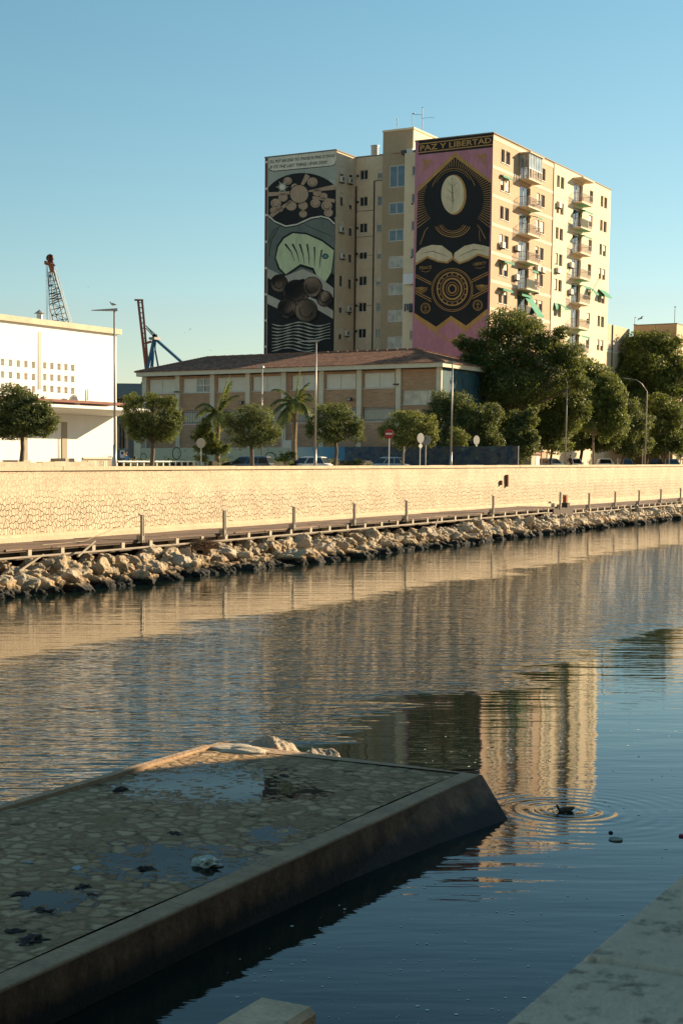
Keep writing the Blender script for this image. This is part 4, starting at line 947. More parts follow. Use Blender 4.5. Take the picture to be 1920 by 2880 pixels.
A.ell(368,802,84,82,0,40).up().ell(368,802,77,75,2,40)
st8 = []
for i in range(24): an = 2*math.pi*i/24; r_ = (58 if i%4==0 else 42) if i%2==0 else 20; st8.append((225+r_*math.cos(an),742+r_*math.sin(an)))
A.poly(st8, 1)
# sweeping grey-green cap and pale rounded block
A.poly([(101,985),(160,1035),(260,1078),(350,1062),(470,1005),(560,992),(620,1010),(668,1065),(663,1480),(97,1480)], 3)
A.up().line([(101,982),(160,1036),(255,1078),(350,1062),(470,1008),(555,994),(620,1012),(668,1060)], 24, 0).up().line([(101,980),(160,1034),(255,1075),(350,1059),(470,1005),(555,991),(620,1009),(668,1056)], 12, 1)
A.poly([(160,1350),(180,1240),(230,1165),(310,1120),(430,1130),(560,1185),(664,1262),(664,1300),(650,1480),(590,1575),(505,1520),(480,1450),(380,1420),(260,1500),(190,1440)], 0)
A.up().poly([(172,1345),(192,1250),(240,1180),(315,1134),(430,1145),(560,1203),(662,1280),(640,1465),(588,1550),(520,1500),(492,1430),(380,1395),(255,1482),(205,1430)], 4)
A.line([(105,1220),(150,1110),(215,1070)], 4, 0).line([(420,1060),(520,1110),(650,1160)], 4, 0).line([(112,1330),(130,1200),(190,1090)], 5, 0)
# plain slanting stripes on the pale block, overlapping tan discs and wavy bars below
A.up()
for k in range(6): A.line([(250+k*62,1190+k*12+abs(k-3)*12),(300+k*50,1290+k*10),(330+k*42,1372+k*12)], [18-k,9,3], 0)
A.ell(590,1330,30,26,0,6).up().ell(590,1330,20,17,6,6)
A.poly([(98,1430),(240,1500),(400,1440),(520,1490),(660,1600),(658,1680),(520,1570),(400,1520),(240,1580),(97,1510)], 5)
A.poly([(96,1650),(240,1720),(400,1650),(520,1700),(656,1790),(655,1860),(520,1780),(400,1730),(240,1800),(96,1730)], 5)
A.up()
for cx, cy, r_ in ((200,1560,70),(345,1640,105),(480,1590,80),(270,1770,78),(430,1790,92),(585,1690,62)): A.ell(cx,cy,r_+6,r_*1.02+6,0,40).ell(cx,cy,r_,r_*1.02,2,40); A.up()
for cx, cy, r_ in ((200,1560,46),(345,1640,74),(480,1590,52),(270,1770,50),(430,1790,60),(585,1690,38)): A.ring(cx,cy,r_,r_*1.02,8,0,40,.3,3.6)
for j in range(9):
    y = 1905+j*27; A.line([(140+i*45, y+16*math.sin(i*.9+j*.25)) for i in range(12 if j < 6 else 9)], [5,12,5,12,5,12,5,12,5,12,5,5][:12 if j < 6 else 9], 5)
A.build('mural', 'black, tan and grey-green painting with a two-line cream caption across the top')
# ------------------------------------------------------------------ brick school with the hipped tile roof
SE = 141.0; SF = 142.0; TR, TLf = 56.9, 89.8; ZE = 14.1
BR_S = brick_mat('brown school brick', (.60,.34,.185), (.46,.245,.13), (.52,.36,.22), bh=.10, bw_=.5, soft=.35)
def graff_shade_mat():  # teal graffiti with the fig tree's shade mixed into the colour
    m, nt, b = new_mat('blue green graffiti and shade'); n = noise_(nt, coords(nt,(1,1,.35)), 1.1, 4, .7)
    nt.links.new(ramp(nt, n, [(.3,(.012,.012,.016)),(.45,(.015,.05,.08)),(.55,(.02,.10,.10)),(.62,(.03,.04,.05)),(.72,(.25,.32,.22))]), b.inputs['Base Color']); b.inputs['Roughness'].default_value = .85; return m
sch = thing('school_building', 'long two-storey brown brick school with a dark hipped tile roof', 'school', (SF, TR, 4))
FASC = plain('cream concrete trim', (.66,.56,.40), .85, .12, .7)
def px_s(x, s): return hits(x, 1200, s)[1]
pil = [px_s(x, SF) for x in (410,503,600,699,800,905,1011,1121,1234)]
def wz(y, x=800): return hits(x, y, SF)[2]
def wrect(x0,y0,x1,y1,zz): return rect_s(x0,y0,x1,y1,SF,zz)
up_w = [wrect(180,390,405,497,z4), wrect(466,380,699,490,z4), wrect(757,368,996,484,z4), wrect(1057,360,1300,476,z4), None, wrect(230,340,486,457,z5), wrect(552,328,815,448,z5)]
zt, zb2 = up_w[2][3], up_w[2][2]
up_w[4] = (pil[5]+.75, pil[4]-.75, zb2, zt)
ups = [(w[0], w[1], zb2, zt) for w in up_w]
lw = wrect(545,622,806,738,z5); zlt, zlb = lw[3], lw[2]
lows = [(w[0], w[1], zlb, zlt) for w in ups]
big = wrect(880,475,1150,590,z5)
grd = [(w[0], w[1], 4.9, 6.5) for w in ups]
ops = ups+lows+grd+[big]
TRW, TLW = pil[8]-.25, pil[0]+.45
mb = MB(); facade(mb, 's', SF, TRW, TLW, 4, ZE-.5, ops, .25, 1); 
mb.quad((SF,TLW,4),(SF+15,TLW,4),(SF+15,TLW,ZE-.5),(SF,TLW,ZE-.5)); mb.quad((SF+15,TRW,4),(SF+15,TLW,4),(SF+15,TLW,ZE-.5),(SF+15,TRW,ZE-.5))
mb.build('wall', BR_S, sch)
MB().quad((SF,TRW,4),(SF+15,TRW,4),(SF+15,TRW,ZE-.5),(SF,TRW,ZE-.5)).build('graffiti_shade_wall', graff_shade_mat(), sch)  # side wall painted dark for tree shade as well as graffiti
for i, t_ in enumerate(pil): MB().box(SF-.28, SF-.004, t_-.24, t_+.24, 4, ZE-.42).build('pillar', FASC, sch)
for i, w in enumerate(ups):
    ww_ = window(sch, 's', SF, 1, *w, .2, 2, G_GREY, shutter=0 if i == 1 else 0, frame=.08)
    tm = (w[0]+w[1])/2
    if i == 1:
        MB().box(SF+.10, SF+.14, tm+.04, w[1]-.08, zb2+.08, zt-.08).build('shutter', SHUT, ww_)
        MB().box(SF+.10, SF+.145, w[0]+.08, tm-.04, (zb2+zt)/2-.05, (zb2+zt)/2+.05).box(SF+.10, SF+.145, (w[0]+tm)/2-.05, (w[0]+tm)/2+.05, zb2+.08, (zb2+zt)/2-.06).box(SF+.10, SF+.145, (w[0]+tm)/2-.05, (w[0]+tm)/2+.05, (zb2+zt)/2+.06, zt-.08).build('glazing_bar', WHITE, ww_)
    else: MB().box(SF+.10, SF+.14, w[0]+.08, tm-.04, zb2+.08, zt-.08).box(SF+.10, SF+.14, tm+.04, w[1]-.08, zb2+.08, zt-.08).build('shutter', SHUT, ww_)
BARS = plain('dark window bars', (.10,.08,.07), .6, .2, 3)
for g_, sh in ((lows, SHUT), (grd, None)):
    for w in g_:
        ww_ = window(sch, 's', SF, 1, *w, .2, 2, G_DARK, frame=.06, sill=(sh is not None))
        if sh: MB().box(SF+.10, SF+.14, w[0]+.07, w[1]-.07, w[2]+.07, w[3]-.07).build('shutter', SHUT, ww_)
        m_ = MB(); n = 16
        for k in range(n+1): u = w[0]+(w[1]-w[0])*k/n; m_.box(SF-.05, SF-.02, u-.016, u+.016, w[2]-.05, w[3]+.05)
        for z in (w[2]+.15, w[3]-.15): m_.box(SF-.019, SF-.004, w[0], w[1], z-.02, z+.02)
        m_.build('window_bars', BARS, ww_)
window(sch, 's', SF, 1, *big, .2, 4, G_FROST, frame=.08)
# fascia, roof
mb = MB(); DP = 17; TE0, TE1 = TR, TLf
mb.box(SE, SE+.12, TE0, TE1, ZE-.42, ZE-.02); mb.box(SE+.12, SE+DP, TE0, TE0+.12, ZE-.42, ZE-.02); mb.box(SE+.12, SE+DP, TE1-.12, TE1, ZE-.42, ZE-.02)
mb.quad((SE+.12,TE0+.12,ZE-.41),(SE+DP,TE0+.12,ZE-.41),(SE+DP,TE1-.12,ZE-.41),(SE+.12,TE1-.12,ZE-.41)); mb.build('fascia', FASC, sch)
def tile_mat():
    m, nt, b = new_mat('clay pantiles'); v = coords(nt); sep = nd(nt, 'ShaderNodeSeparateXYZ'); nt.links.new(v, sep.inputs[0])
    fx = math_(nt, 'FRACT', math_(nt, 'DIVIDE', sep.outputs[1], .27)); fy = math_(nt, 'FRACT', math_(nt, 'DIVIDE', sep.outputs[0], .40))
    ix = math_(nt, 'FLOOR', math_(nt, 'DIVIDE', sep.outputs[1], .27)); iy = math_(nt, 'FLOOR', math_(nt, 'DIVIDE', sep.outputs[0], .40))
    cm = nd(nt, 'ShaderNodeCombineXYZ'); nt.links.new(ix, cm.inputs[0]); nt.links.new(iy, cm.inputs[1]); wn2 = nd(nt, 'ShaderNodeTexWhiteNoise', noise_dimensions='2D'); nt.links.new(cm.outputs[0], wn2.inputs['Vector'])
    arch = math_(nt, 'SINE', math_(nt, 'MULTIPLY', fx, math.pi)); n1 = noise_(nt, v, .6, 5, .7)
    col = ramp(nt, math_(nt,'ADD',math_(nt,'MULTIPLY',wn2.outputs['Value'],.45),math_(nt,'MULTIPLY',n1,.6)), [(.2,(.12,.036,.016)),(.5,(.29,.10,.042)),(.85,(.52,.22,.10))])
    col = mixc(nt, math_(nt, 'LESS_THAN', fx, .14), col, (.02,.012,.01)); col = mixc(nt, math_(nt,'MULTIPLY', math_(nt, 'LESS_THAN', fy, .10), .6), col, (.02,.012,.01))
    nt.links.new(col, b.inputs['Base Color']); b.inputs['Roughness'].default_value = .85
    bump(nt, b, math_(nt,'ADD', math_(nt,'MULTIPLY',arch,.06), math_(nt,'MULTIPLY',fy,.03)), 1.0); return m
RS = SE+8.2; RZZ = 15.95; RT0, RT1 = 62.8, 86.2
mb = MB(); q = .14
A0=(SE-q,TE0-q,ZE+.03); A1=(SE-q,TE1+q,ZE+.03); B0=(SE+DP,TE0-q,ZE+.03); B1_=(SE+DP,TE1+q,ZE+.03); C0=(RS,RT0,RZZ); C1=(RS,RT1,RZZ)
mb.quad(A0,A1,C1,C0); mb.poly([A0,C0,B0]); mb.poly([A1,B1_,C1]); mb.quad(B0,C0,C1,B1_)
mb.quad(A0,A1,(A1[0],A1[1],ZE-.02),(A0[0],A0[1],ZE-.02)); mb.quad(A0,B0,(B0[0],B0[1],ZE-.02),(A0[0],A0[1],ZE-.02))
roof = mb.build('roof', tile_mat(), sch); BASE[roof.name] = BASE[sch.name]
rt = plain('ridge tile', (.26,.12,.07), .85, .3, 3)
mb = MB()
for a, c in ((A0,C0),(C0,B0),(C0,C1),(C1,A1)):
    n = 22
    for k in range(n): 
        p = [a[i]+(c[i]-a[i])*k/n for i in range(3)]; r_ = [a[i]+(c[i]-a[i])*(k+.93)/n for i in range(3)]; mb.tube([p, r_], [.13,.10], 5)
mb.build('ridge', rt, roof)
for x, y in ((498,1137),(987,1123),(683,1133)):
    p = hits(x, y, SF); 
    l_ = MB().box(SF-.55, SF-.25, p[1]-.2, p[1]+.2, p[2]-.18, p[2]+.15).build('floodlight', DARKM, sch); BASE[l_.name] = BASE[sch.name]
    MB().box(SF-.58, SF-.552, p[1]-.14, p[1]+.14, p[2]-.12, p[2]+.08).build('lens', G_GREY, l_)
for x, y in ((503,1103),(1118,1082)): p = hits(x, y, SF); MB().box(SF-.6, SF-.27, p[1]-.22, p[1]+.22, p[2]-.04, p[2]+.08).build('bracket', DARKM, sch)

# painted yard wall and railing in front of the school
SY = 133.5
def ymat():
    m, nt, b = new_mat('painted yard wall'); v = coords(nt); sep = nd(nt, 'ShaderNodeSeparateXYZ'); nt.links.new(v, sep.inputs[0])
    n = noise_(nt, v, .5, 4, .6)
    k = math_(nt, 'ADD', sep.outputs[1], math_(nt, 'MULTIPLY', n, 1.5))
    col = ramp(nt, math_(nt, 'DIVIDE', k, 44.0), [(0,(.03,.035,.03)),(.22,(.05,.07,.07)),(.27,(.03,.09,.15)),(.38,(.05,.16,.28)),(.45,(.10,.27,.38)),(.50,(.34,.42,.40)),(.54,(.40,.41,.30)),(1,(.42,.42,.29))])
    dk_ = math_(nt, 'LESS_THAN', sep.outputs[1], 17.0)  # right end: graffiti, darkened in colour for the shade under the trees
    n5 = noise_(nt, coords(nt,(1,1,1.4)), 1.4, 5, .75)
    gcol = ramp(nt, n5, [(.3,(.012,.014,.02)),(.45,(.02,.05,.09)),(.52,(.10,.07,.05)),(.6,(.03,.10,.12)),(.7,(.34,.28,.18))])
    col = mixc(nt, math_(nt,'MULTIPLY', dk_, .85), col, gcol)
    col = mixc(nt, math_(nt,'MULTIPLY',math_(nt,'GREATER_THAN', noise_(nt, v, 1.1, 4, .7), .62),.5), col, (.12,.10,.07))
    nt.links.new(col, b.inputs['Base Color']); b.inputs['Roughness'].default_value = .85; return m
YB = (SY, 46, 4); yl, yr = hits(397,1290,SY)[1], 47.0
ztop = hits(600,1259,SY)[2]
yw = thing('yard_wall', 'low wall with faded green and blue painted scenes in front of the school', 'wall', YB)
MB().box(SY, SY+.2, yr, yl, 4, ztop).build('painted_face', ymat(), yw)
PD = plain('dark mural line paint', (.06,.07,.06), .9, .2, 2)
mb = MB(); random.seed(6)
for i in range(34):    # little painted birds and loops
    t_ = random.uniform(68, yl-1); z = random.uniform(4.9, ztop-.2); w = random.uniform(.1,.32)
    mb.poly([(SY-.006,t_-w,z+w*.4),(SY-.006,t_,z),(SY-.006,t_-w*.1,z+w*.25)]).poly([(SY-.006,t_+w,z+w*.5),(SY-.006,t_,z),(SY-.006,t_+w*.1,z+w*.3)])
for c in ((80.5,5.9,.5,.62),(84.2,5.55,.35,.4),(70.5,5.5,.6,.5)):
    for k in range(18): a, b_ = 2*math.pi*k/18, 2*math.pi*(k+1)/18; mb.poly([(SY-.007,c[0]+c[2]*math.cos(a),c[1]+c[3]*math.sin(a)),(SY-.007,c[0]+c[2]*math.cos(b_),c[1]+c[3]*math.sin(b_)),(SY-.007,c[0]+c[2]*.82*math.cos(b_),c[1]+c[3]*.82*math.sin(b_)),(SY-.007,c[0]+c[2]*.82*math.cos(a),c[1]+c[3]*.82*math.sin(a))])
mb.build('painted_birds', PD, yw)
mb = MB()
yrr = hits(1045,1290,SY)[1]; t_ = yrr
while t_ < yl: mb.box(SY+.08, SY+.11, t_-.015, t_+.015, ztop+.004, ztop+2.0); t_ += .22
mb.box(SY+.06, SY+.079, yrr, yl, ztop+1.85, ztop+1.9); mb.build('yard_railing', plain('grey yard railing', (.20,.18,.16), .6, .2, 3), yw)
p = hits(808,1249,SY); MB().box(SY-.02, SY+.05, p[1]-.42, p[1]+.42, p[2]-.35, p[2]+.35).build('notice_board', plain('pale sign board', (.52,.50,.43), .6, .06, 3), yw)

# ------------------------------------------------------------------ white hall on the left
TW = 60.0; ZW = 13.45; WS1 = hitt(328, 960, TW)[0]
wh = thing('white_hall', 'large blank white hall with rows of small square openings and a canopy', 'hall', (WS1, TW, 4))
WPAINT = plain('white lime paint', (.78,.75,.68), .8, .06, .9, bmp=.004, vscale=(1,1,.18))
sq = []
for xs, x0 in ((( 8,70,132,192,251), 30), ((340,396,452,507,560), 28)):
    for x in xs:
        for r_ in range(3):
            y = (920+(x-8)*.09+r_*97) if x < 300 else (947+(x-340)*.085+r_*91)
            a = hitt(*z3(x, y), TW); c = hitt(*z3(x+29, y+46), TW); sq.append((a[0]+.02, c[0], a[2]-.40, a[2]))
for k in range(1, 12):      # the rows go on out of the frame
    for r_ in range(3): s0_ = sq[0][0]-k*1.32; sq.append((s0_, s0_+.62, sq[r_][2], sq[r_][3]))
canz0 = hitt(*z3(905,1338), TW)[2]
wn0, wn1 = hitt(*z3(528,1500),TW)[0], WS1
rec_l = 40.0
dz_ = hitt(*z3(490,1430), TW)
ent = (rec_l, hitt(*z3(700,1360), TW)[0], 4.0, canz0-.2)
mb = MB(); facade(mb, 't', TW, 30, WS1, 4, ZW, sq, .55, 1); mb.quad((WS1,TW,4),(WS1,TW+22,4),(WS1,TW+22,ZW),(WS1,TW,ZW)); mb.quad((30,TW,ZW-.01),(WS1,TW,ZW-.01),(WS1,TW+22,ZW-.01),(30,TW+22,ZW-.01)); MB().quad((30,TW+.30,9),(WS1-2,TW+.30,9),(WS1-2,TW+.30,12.6),(30,TW+.30,12.6)).build('recess_back', plain('dark brown recess', (.20,.15,.095), .9, .2, 1), wh)  # backs of the openings coloured darker than the white wall
mb.quad((30,TW,4),(30,TW+22,4),(30,TW+22,ZW),(30,TW,ZW))
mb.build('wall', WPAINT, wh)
mb = MB(); mb.box(29.9, WS1+.35, TW-.22, TW+.3, ZW, ZW+.34); mb.box(WS1, WS1+.35, TW+.3, TW+22, ZW, ZW+.34); mb.build('cornice', plain('weathered cream cornice', (.58,.47,.33), .9, .2, .9), wh)
# canopy
ca0 = hitt(*z3(935,1312), TW-2.6)
mb = MB(); cl, cr = 40.0, WS1-.2
mb.hexa([(cl,TW-2.8,canz0-.05),(cr,TW-2.8,canz0-.05),(cr,TW-.002,canz0-.32),(cl,TW-.002,canz0-.32)], [(cl,TW-2.8,canz0+.12),(cr,TW-2.8,canz0+.12),(cr,TW-.002,canz0+.15),(cl,TW-.002,canz0+.15)]); mb.build('canopy', WPAINT, wh)
mb = MB(); q0, q1 = hitt(*z3(0,1230),TW)[0], hitt(*z3(860,1290),TW)[0]
mb.box(q0-20, q1, TW-1.3, TW-.01, canz0+.36, canz0+.52); mb.build('canopy_roofing', plain('red brown roofing', (.17,.06,.04), .8, .3, 1.5), wh)
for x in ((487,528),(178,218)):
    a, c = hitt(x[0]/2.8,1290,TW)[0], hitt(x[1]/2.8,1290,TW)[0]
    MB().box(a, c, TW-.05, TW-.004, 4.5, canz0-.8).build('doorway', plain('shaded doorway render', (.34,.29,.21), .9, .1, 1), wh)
for x, y0, y1 in ((311,705,1160),(684,1158,1250)):
    a = hitt(*z3(x,y0),TW); c = hitt(*z3(x,y1),TW); MB().tube([(a[0],TW-.07,a[2]),(c[0],TW-.07,c[2])], [.03,.04], 6).build('downpipe', plain('rusted white pipe', (.50,.38,.25), .8, .2, 2), wh)
a = hitt(*z3(583,1258),TW-.4); MB().lathe([(.30,-.3),(.42,0),(.30,.28),(.1,.42)], (a[0],TW-.45,a[2]), 10).build('horn_lamp', plain('pale metal', (.5,.46,.4), .5, .2, 3), wh)
# roof cowl and roof lanterns
gal = MATS['galvanised cowl']
p = hitt(*z3(315,660), TW+2); o = MB().tube([(p[0],p[1],ZW+.0),(p[0],p[1],ZW+.95)], .20, 10).lathe([(.36,1.0),(.02,1.25)], (p[0],p[1],ZW), 12).build('roof_cowl', gal, wh)
p = hitt(*z3(352,660), TW+2.5); MB().box(p[0]-.05, p[0]+.9, p[1], p[1]+1, ZW, ZW+.62).box(p[0]-.15, p[0]+1.0, p[1]-.1, p[1]+1.1, ZW+.624, ZW+.70).build('roof_lantern', plain('ochre vent box', (.40,.27,.13), .8, .4, 4), wh)
p = hitt(*z3(90,630), TW+2.5); MB().box(p[0]-.7, p[0]+.7, p[1], p[1]+1, ZW, ZW+.62).box(p[0]-.8, p[0]+.8, p[1]-.1, p[1]+1.1, ZW+.624, ZW+.70).build('roof_lantern', MATS['ochre vent box'], wh)
# stone blocks and seats before the hall
stn = plain('rough pale stone', (.46,.38,.27), .9, .2, 1.5, bmp=.02)
mb = MB(); t_ = 50.3; s0_, s1_ = 52, hitt(258,1300,50.3)[0]; random.seed(3); a = s0_
ST_ = thing('kerb_wall', 'low row of rough pale stone blocks before the white hall', 'low wall', (s0_, 50.3, 4)); zt_ = hitt(60,1299,50.3)[2]
while a < s1_: mb.box(a+.01, min(a+1.1,s1_)-.01, 50.1, 50.5, 4, zt_+random.uniform(-.04,.04)); a += 1.1
mb.build('stone_course', stn, ST_)
for x0, x1, y0, y1, lab_ in ((165,208,1289,1310,'stepped pale stone block before the canopy of the white hall, the bigger one'), (30,85,1294,1310,'low pale stone slab seat by the trunk of the leftmost tree')):
    a, c = hitt(x0,y0,56), hitt(x1,y0,56); b_ = MB().box(a[0],c[0]-.6,55.5,56.6,4,a[2]).box(c[0]-.59,c[0],55.7,56.5,4,a[2]-.35); o = b_.build('stone_block', stn, base=(a[0],56,4), bevel=.03); tag(o, lab_, 'stone block')
MET = plain('white painted metal', (.68,.64,.56), .5, .06, 4)
a, c = hitt(*z3(648,1698), 58), hitt(*z3(875,1698), 58)
fr = thing('grating_fence', 'short cream fence of thin vertical bars beside the white hall', 'fence', (a[0], 58, 4)); mb = MB(); n = 30
for k in range(n+1): u = a[0]+(c[0]-a[0])*k/n; mb.box(u-.025, u+.025, 57.97, 58.03, 4, a[2])
mb.box(a[0], c[0], 57.9, 57.96, a[2]-.1, a[2]).build('bars', plain('cream bars', (.5,.42,.3), .7, .1, 3), fr)
for i, x in enumerate((735, 770, 800)):
    p = hitt(*z3(x, 1745), 52.5); o = thing('plastic_barrier', ['cream slatted plastic barrier panel beside the straight lamp post, left one','cream slatted plastic barrier panel beside the straight lamp post, middle one','cream slatted plastic barrier panel beside the straight lamp post, right one'][i], 'barrier', (p[0], 52.5, 4), 'barrier panels near the lamp post')
    mb = MB(); zt2 = hitt(*z3(x,1725), 52.5)[2]
    for k in range(6): mb.box(p[0]-.55+k*.19, p[0]-.55+k*.19+.13, 52.45, 52.55, 4.1, zt2)
    mb.build('slat_panel', plain('cream plastic', (.60,.52,.38), .7, .1, 3), o); MB().box(p[0]-.6, p[0]+.6, 52.3, 52.7, 4, 4.09).build('foot', stn, o)

# grey warehouse between the hall and the school, and the pale gate pillars
sg = 150; a = hits(333,1095,sg); c = hits(412,1118,sg)
gw = thing('grey_warehouse', 'shaded grey warehouse seen in the gap between the white hall and the school', 'warehouse', (sg, c[1], 4))
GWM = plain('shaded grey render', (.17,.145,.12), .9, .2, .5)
gops = []
for x in (918, 945, 985): p = hits(*z3(x,1240), sg); gops.append((p[1]-.5, p[1]+.3, p[2]-1.5, p[2]))
for x in (930, 975): p = hits(*z3(x,1440), sg); gops.append((p[1]-.6, p[1]+.5, p[2]-2.6, p[2]))
mb = MB(); facade(mb, 's', sg, c[1]-6, a[1]+14, 4, c[2]+.2, gops, .2, 1); mb.build('wall', GWM, gw)
for o_ in gops: window(gw, 's', sg, 1, *o_, .18, 2, G_DARK, fmat=GWM)
mb = MB(); mb.poly([(sg-.6,c[1]-6,c[2]-.1),(sg-.6,a[1]+14,c[2]-.1),(sg+8,a[1]+14,a[2]+1.4),(sg+8,c[1]-6,a[2]+.6)]); mb.quad((sg-.6,c[1]-6,c[2]-.1),(sg-.6,a[1]+14,c[2]-.1),(sg-.6,a[1]+14,c[2]+.15),(sg-.6,c[1]-6,c[2]+.15)); mb.build('roof', plain('corrugated rusty roof', (.25,.17,.12), .8, .3, 1), gw)
p = hits(390,1290,140); o = thing('gate_pillar', 'sunlit cream gate pillar beside the grey warehouse behind the clipped tree', 'pillar', (140,p[1],4)); zt3 = hits(390,1215,140)[2]
MB().box(139.6,140.4,p[1]-.5,p[1]+.3,4,zt3,taper=.01).build('shaft', FASC, o); MB().box(139.5,140.5,p[1]-.6,p[1]+.4,zt3+.004,zt3+.15).build('cap', FASC, o)
p = hits(346,1277,128); o = thing('parking_sign', 'white notice plate with a dark disc, left of the squarish clipped tree', 'sign', (128,p[1],4)); MB().tube([(128,p[1],4),(128,p[1],p[2]+.35)], .03, 6).build('pole', steel, o)
pl_ = MB().box(127.9,127.94,p[1]-.25,p[1]+.25,p[2]-.35,p[2]+.35).build('plate', MET, o); BASE[pl_.name] = BASE[o.name]; MB().poly([(127.89,p[1]+.15*math.cos(k*.52),p[2]+.1+.15*math.sin(k*.52)) for k in range(12)]).build('disc', plain('dark blue sign paint', (.03,.05,.16), .5, .1, 4), pl_)

# white railing along the street, left of centre
a, c = hitt(332,1295,56.5), hitt(548,1293,56.5); rl = thing('street_railing', 'white two-rail street railing left of the round clipped tree', 'railing', (a[0],56.5,4)); mb = MB()
for z in (a[2]-.06, a[2]-.62): mb.box(a[0], c[0], 56.46, 56.54, z-.04, z+.04)
mb.build('rail', MET, rl)
for k in range(13): u = a[0]+(c[0]-a[0])*k/12; MB().box(u-.045, u+.045, 56.545, 56.62, 4, a[2]).build('rail_post', MET, rl)

# ------------------------------------------------------------------ pale buildings beyond the tower on the right
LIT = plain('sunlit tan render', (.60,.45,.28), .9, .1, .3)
q0 = hitt(1701,909,TA+.6); q1 = hitt(1768,923,TA+.6); c2 = thing('low_annex', 'tan annex with white louvres just beyond the right end of the tower', 'building', (q0[0],TA+.6,4))
l0, l1 = hitt(1709,957,TA+.6), hitt(1755,988,TA+.6)
zlv0, zlv1 = hitt(1709,985,TA+.6)[2], hitt(1709,956,TA+.6)[2]
mb = MB(); facade(mb, 't', TA+.6, q0[0]-1, q1[0]+.2, 4, q0[2], [(l0[0], l1[0]+1, zlv0, zlv1)], .4, 1); mb.quad((q1[0]+.2,TA+.6,4),(q1[0]+6,TA+.6,4),(q1[0]+6,TA+.6,q0[2]-1.1),(q1[0]+.2,TA+.6,q0[2]-1.1)); mb.quad((q0[0]-1,TA+.6,q0[2]),(q1[0]+.2,TA+.6,q0[2]),(q1[0]+.2,TA+12,q0[2]),(q0[0]-1,TA+12,q0[2]))
mb.quad((q1[0]+6,TA+.6,4),(q1[0]+6,TA+12,4),(q1[0]+6,TA+12,q0[2]-1.1),(q1[0]+6,TA+.6,q0[2]-1.1)); mb.build('wall', LIT, c2)
mb = MB(); n = 9
for k in range(n): z = zlv0+(zlv1-zlv0)*(k+.2)/n; mb.box(l0[0], l1[0]+1, TA+.62, TA+.78, z, z+(zlv1-zlv0)/n*.55)
mb.build('louvre', MET, c2)
MB().box(q0[0]-1,q1[0]+6,TA+.55,TA+.597,14.2,14.5).box(q0[0]-1,q1[0]+6,TA+.55,TA+.597,19.2,19.45).build('floor_band', BAND, c2)
MB().box(q0[0]+3,q0[0]+3.1,TA+.45,TA+.59,16,q0[2]).build('downpipe', DARKM, c2)
sD = 222; d0, d1 = hits(1781,916,sD), hits(1902,909,sD); c3 = thing('far_block', 'shaded beige block with a flat roof and aerial behind the right-hand trees', 'building', (sD,d1[1],4))
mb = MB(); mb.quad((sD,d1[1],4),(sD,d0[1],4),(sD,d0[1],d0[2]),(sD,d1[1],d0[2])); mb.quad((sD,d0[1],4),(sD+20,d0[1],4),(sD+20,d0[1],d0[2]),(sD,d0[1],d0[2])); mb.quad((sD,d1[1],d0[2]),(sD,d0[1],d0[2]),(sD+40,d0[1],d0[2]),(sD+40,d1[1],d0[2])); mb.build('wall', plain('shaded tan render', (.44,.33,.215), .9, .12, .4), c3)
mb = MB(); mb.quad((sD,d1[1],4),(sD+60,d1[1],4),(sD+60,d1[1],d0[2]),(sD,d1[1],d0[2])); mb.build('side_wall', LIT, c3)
MB().box(sD-.05,sD+.2,d1[1]-.05,d0[1],d0[2],d0[2]+.12).box(sD+.2,sD+60,d1[1]-.05,d1[1]+.2,d0[2],d0[2]+.12).build('coping', cpm, c3)
mb = MB(); e0 = lambda x,y: hits(1700+x*.1403, 820+y*.1403, sD+.5)
mb.tube([e0(595,690),e0(597,515)], .04, 4).tube([e0(597,520),e0(632,512)], .05, 4).tube([e0(562,662),e0(640,660)], .04, 4).build('aerial', al, c3)
mb = MB(); mb.tube([e0(1393,640),e0(1402,340)], .05, 4).tube([e0(1403,320),e0(1404,300)], .12, 5).build('aerial', al, c3)
# a long low tan frontage behind the trees, glimpsed between trunks
lf = thing('street_front', 'low sunlit tan frontage with dark shopfronts glimpsed under the trees on the right', 'building', (212, TA+4, 4))
shops = [(212+k*6.5, 212+k*6.5+4.4, 4.1, 7.2) for k in range(24)]
mb = MB(); facade(mb, 't', TA+4.5, 209.5, 372, 4, 15.5, shops, .4, 1); mb.quad((209.5,TA+4.5,15.5),(372,TA+4.5,15.5),(372,TA+20,15.5),(209.5,TA+20,15.5)); mb.build('wall', LIT, lf)
mb = MB()
for o_ in shops: mb.quad((o_[0],TA+4.85,o_[2]),(o_[1],TA+4.85,o_[2]),(o_[1],TA+4.85,o_[3]),(o_[0],TA+4.85,o_[3]))
mb.build('shop_glass', G_DARK, lf)

# ------------------------------------------------------------------ port cranes
def Pk(x, y, Y): return atY(*z3(x,y), Y)
YC = 235
cr = thing('lattice_crane', 'dark lattice-boom crane with an orange head above the white hall roof', 'crane', Pk(505,1000,YC)[:2]+(4,))
LATT = plain('dark boom steel', (.09,.07,.06), .6, .3, 1); ORG = plain('orange crane paint', (.42,.12,.05), .6, .3, 1); 
def strut(mb, a, b_, r_): mb.tube([a, b_], r_, 4)
def off(p, d): return (p[0]+d*.4, p[1]+d*.9, p[2])
mb = MB(); top = [(400,240),(425,240)]; mid = [(420,480),(480,400)]; bot = [(540,1000),(655,1000)]
L_ = [Pk(400,235,YC), Pk(410,400,YC), Pk(420,490,YC), Pk(475,680,YC), Pk(560,1000,YC)]; R_ = [Pk(425,235,YC), Pk(470,380,YC), Pk(495,460,YC), Pk(558,685,YC), Pk(640,1000,YC)]
def interp(P_, f):
    n = len(P_)-1; k = min(int(f*n), n-1); g = f*n-k; return tuple(P_[k][i]+(P_[k+1][i]-P_[k][i])*g for i in range(3))
N_ = 18
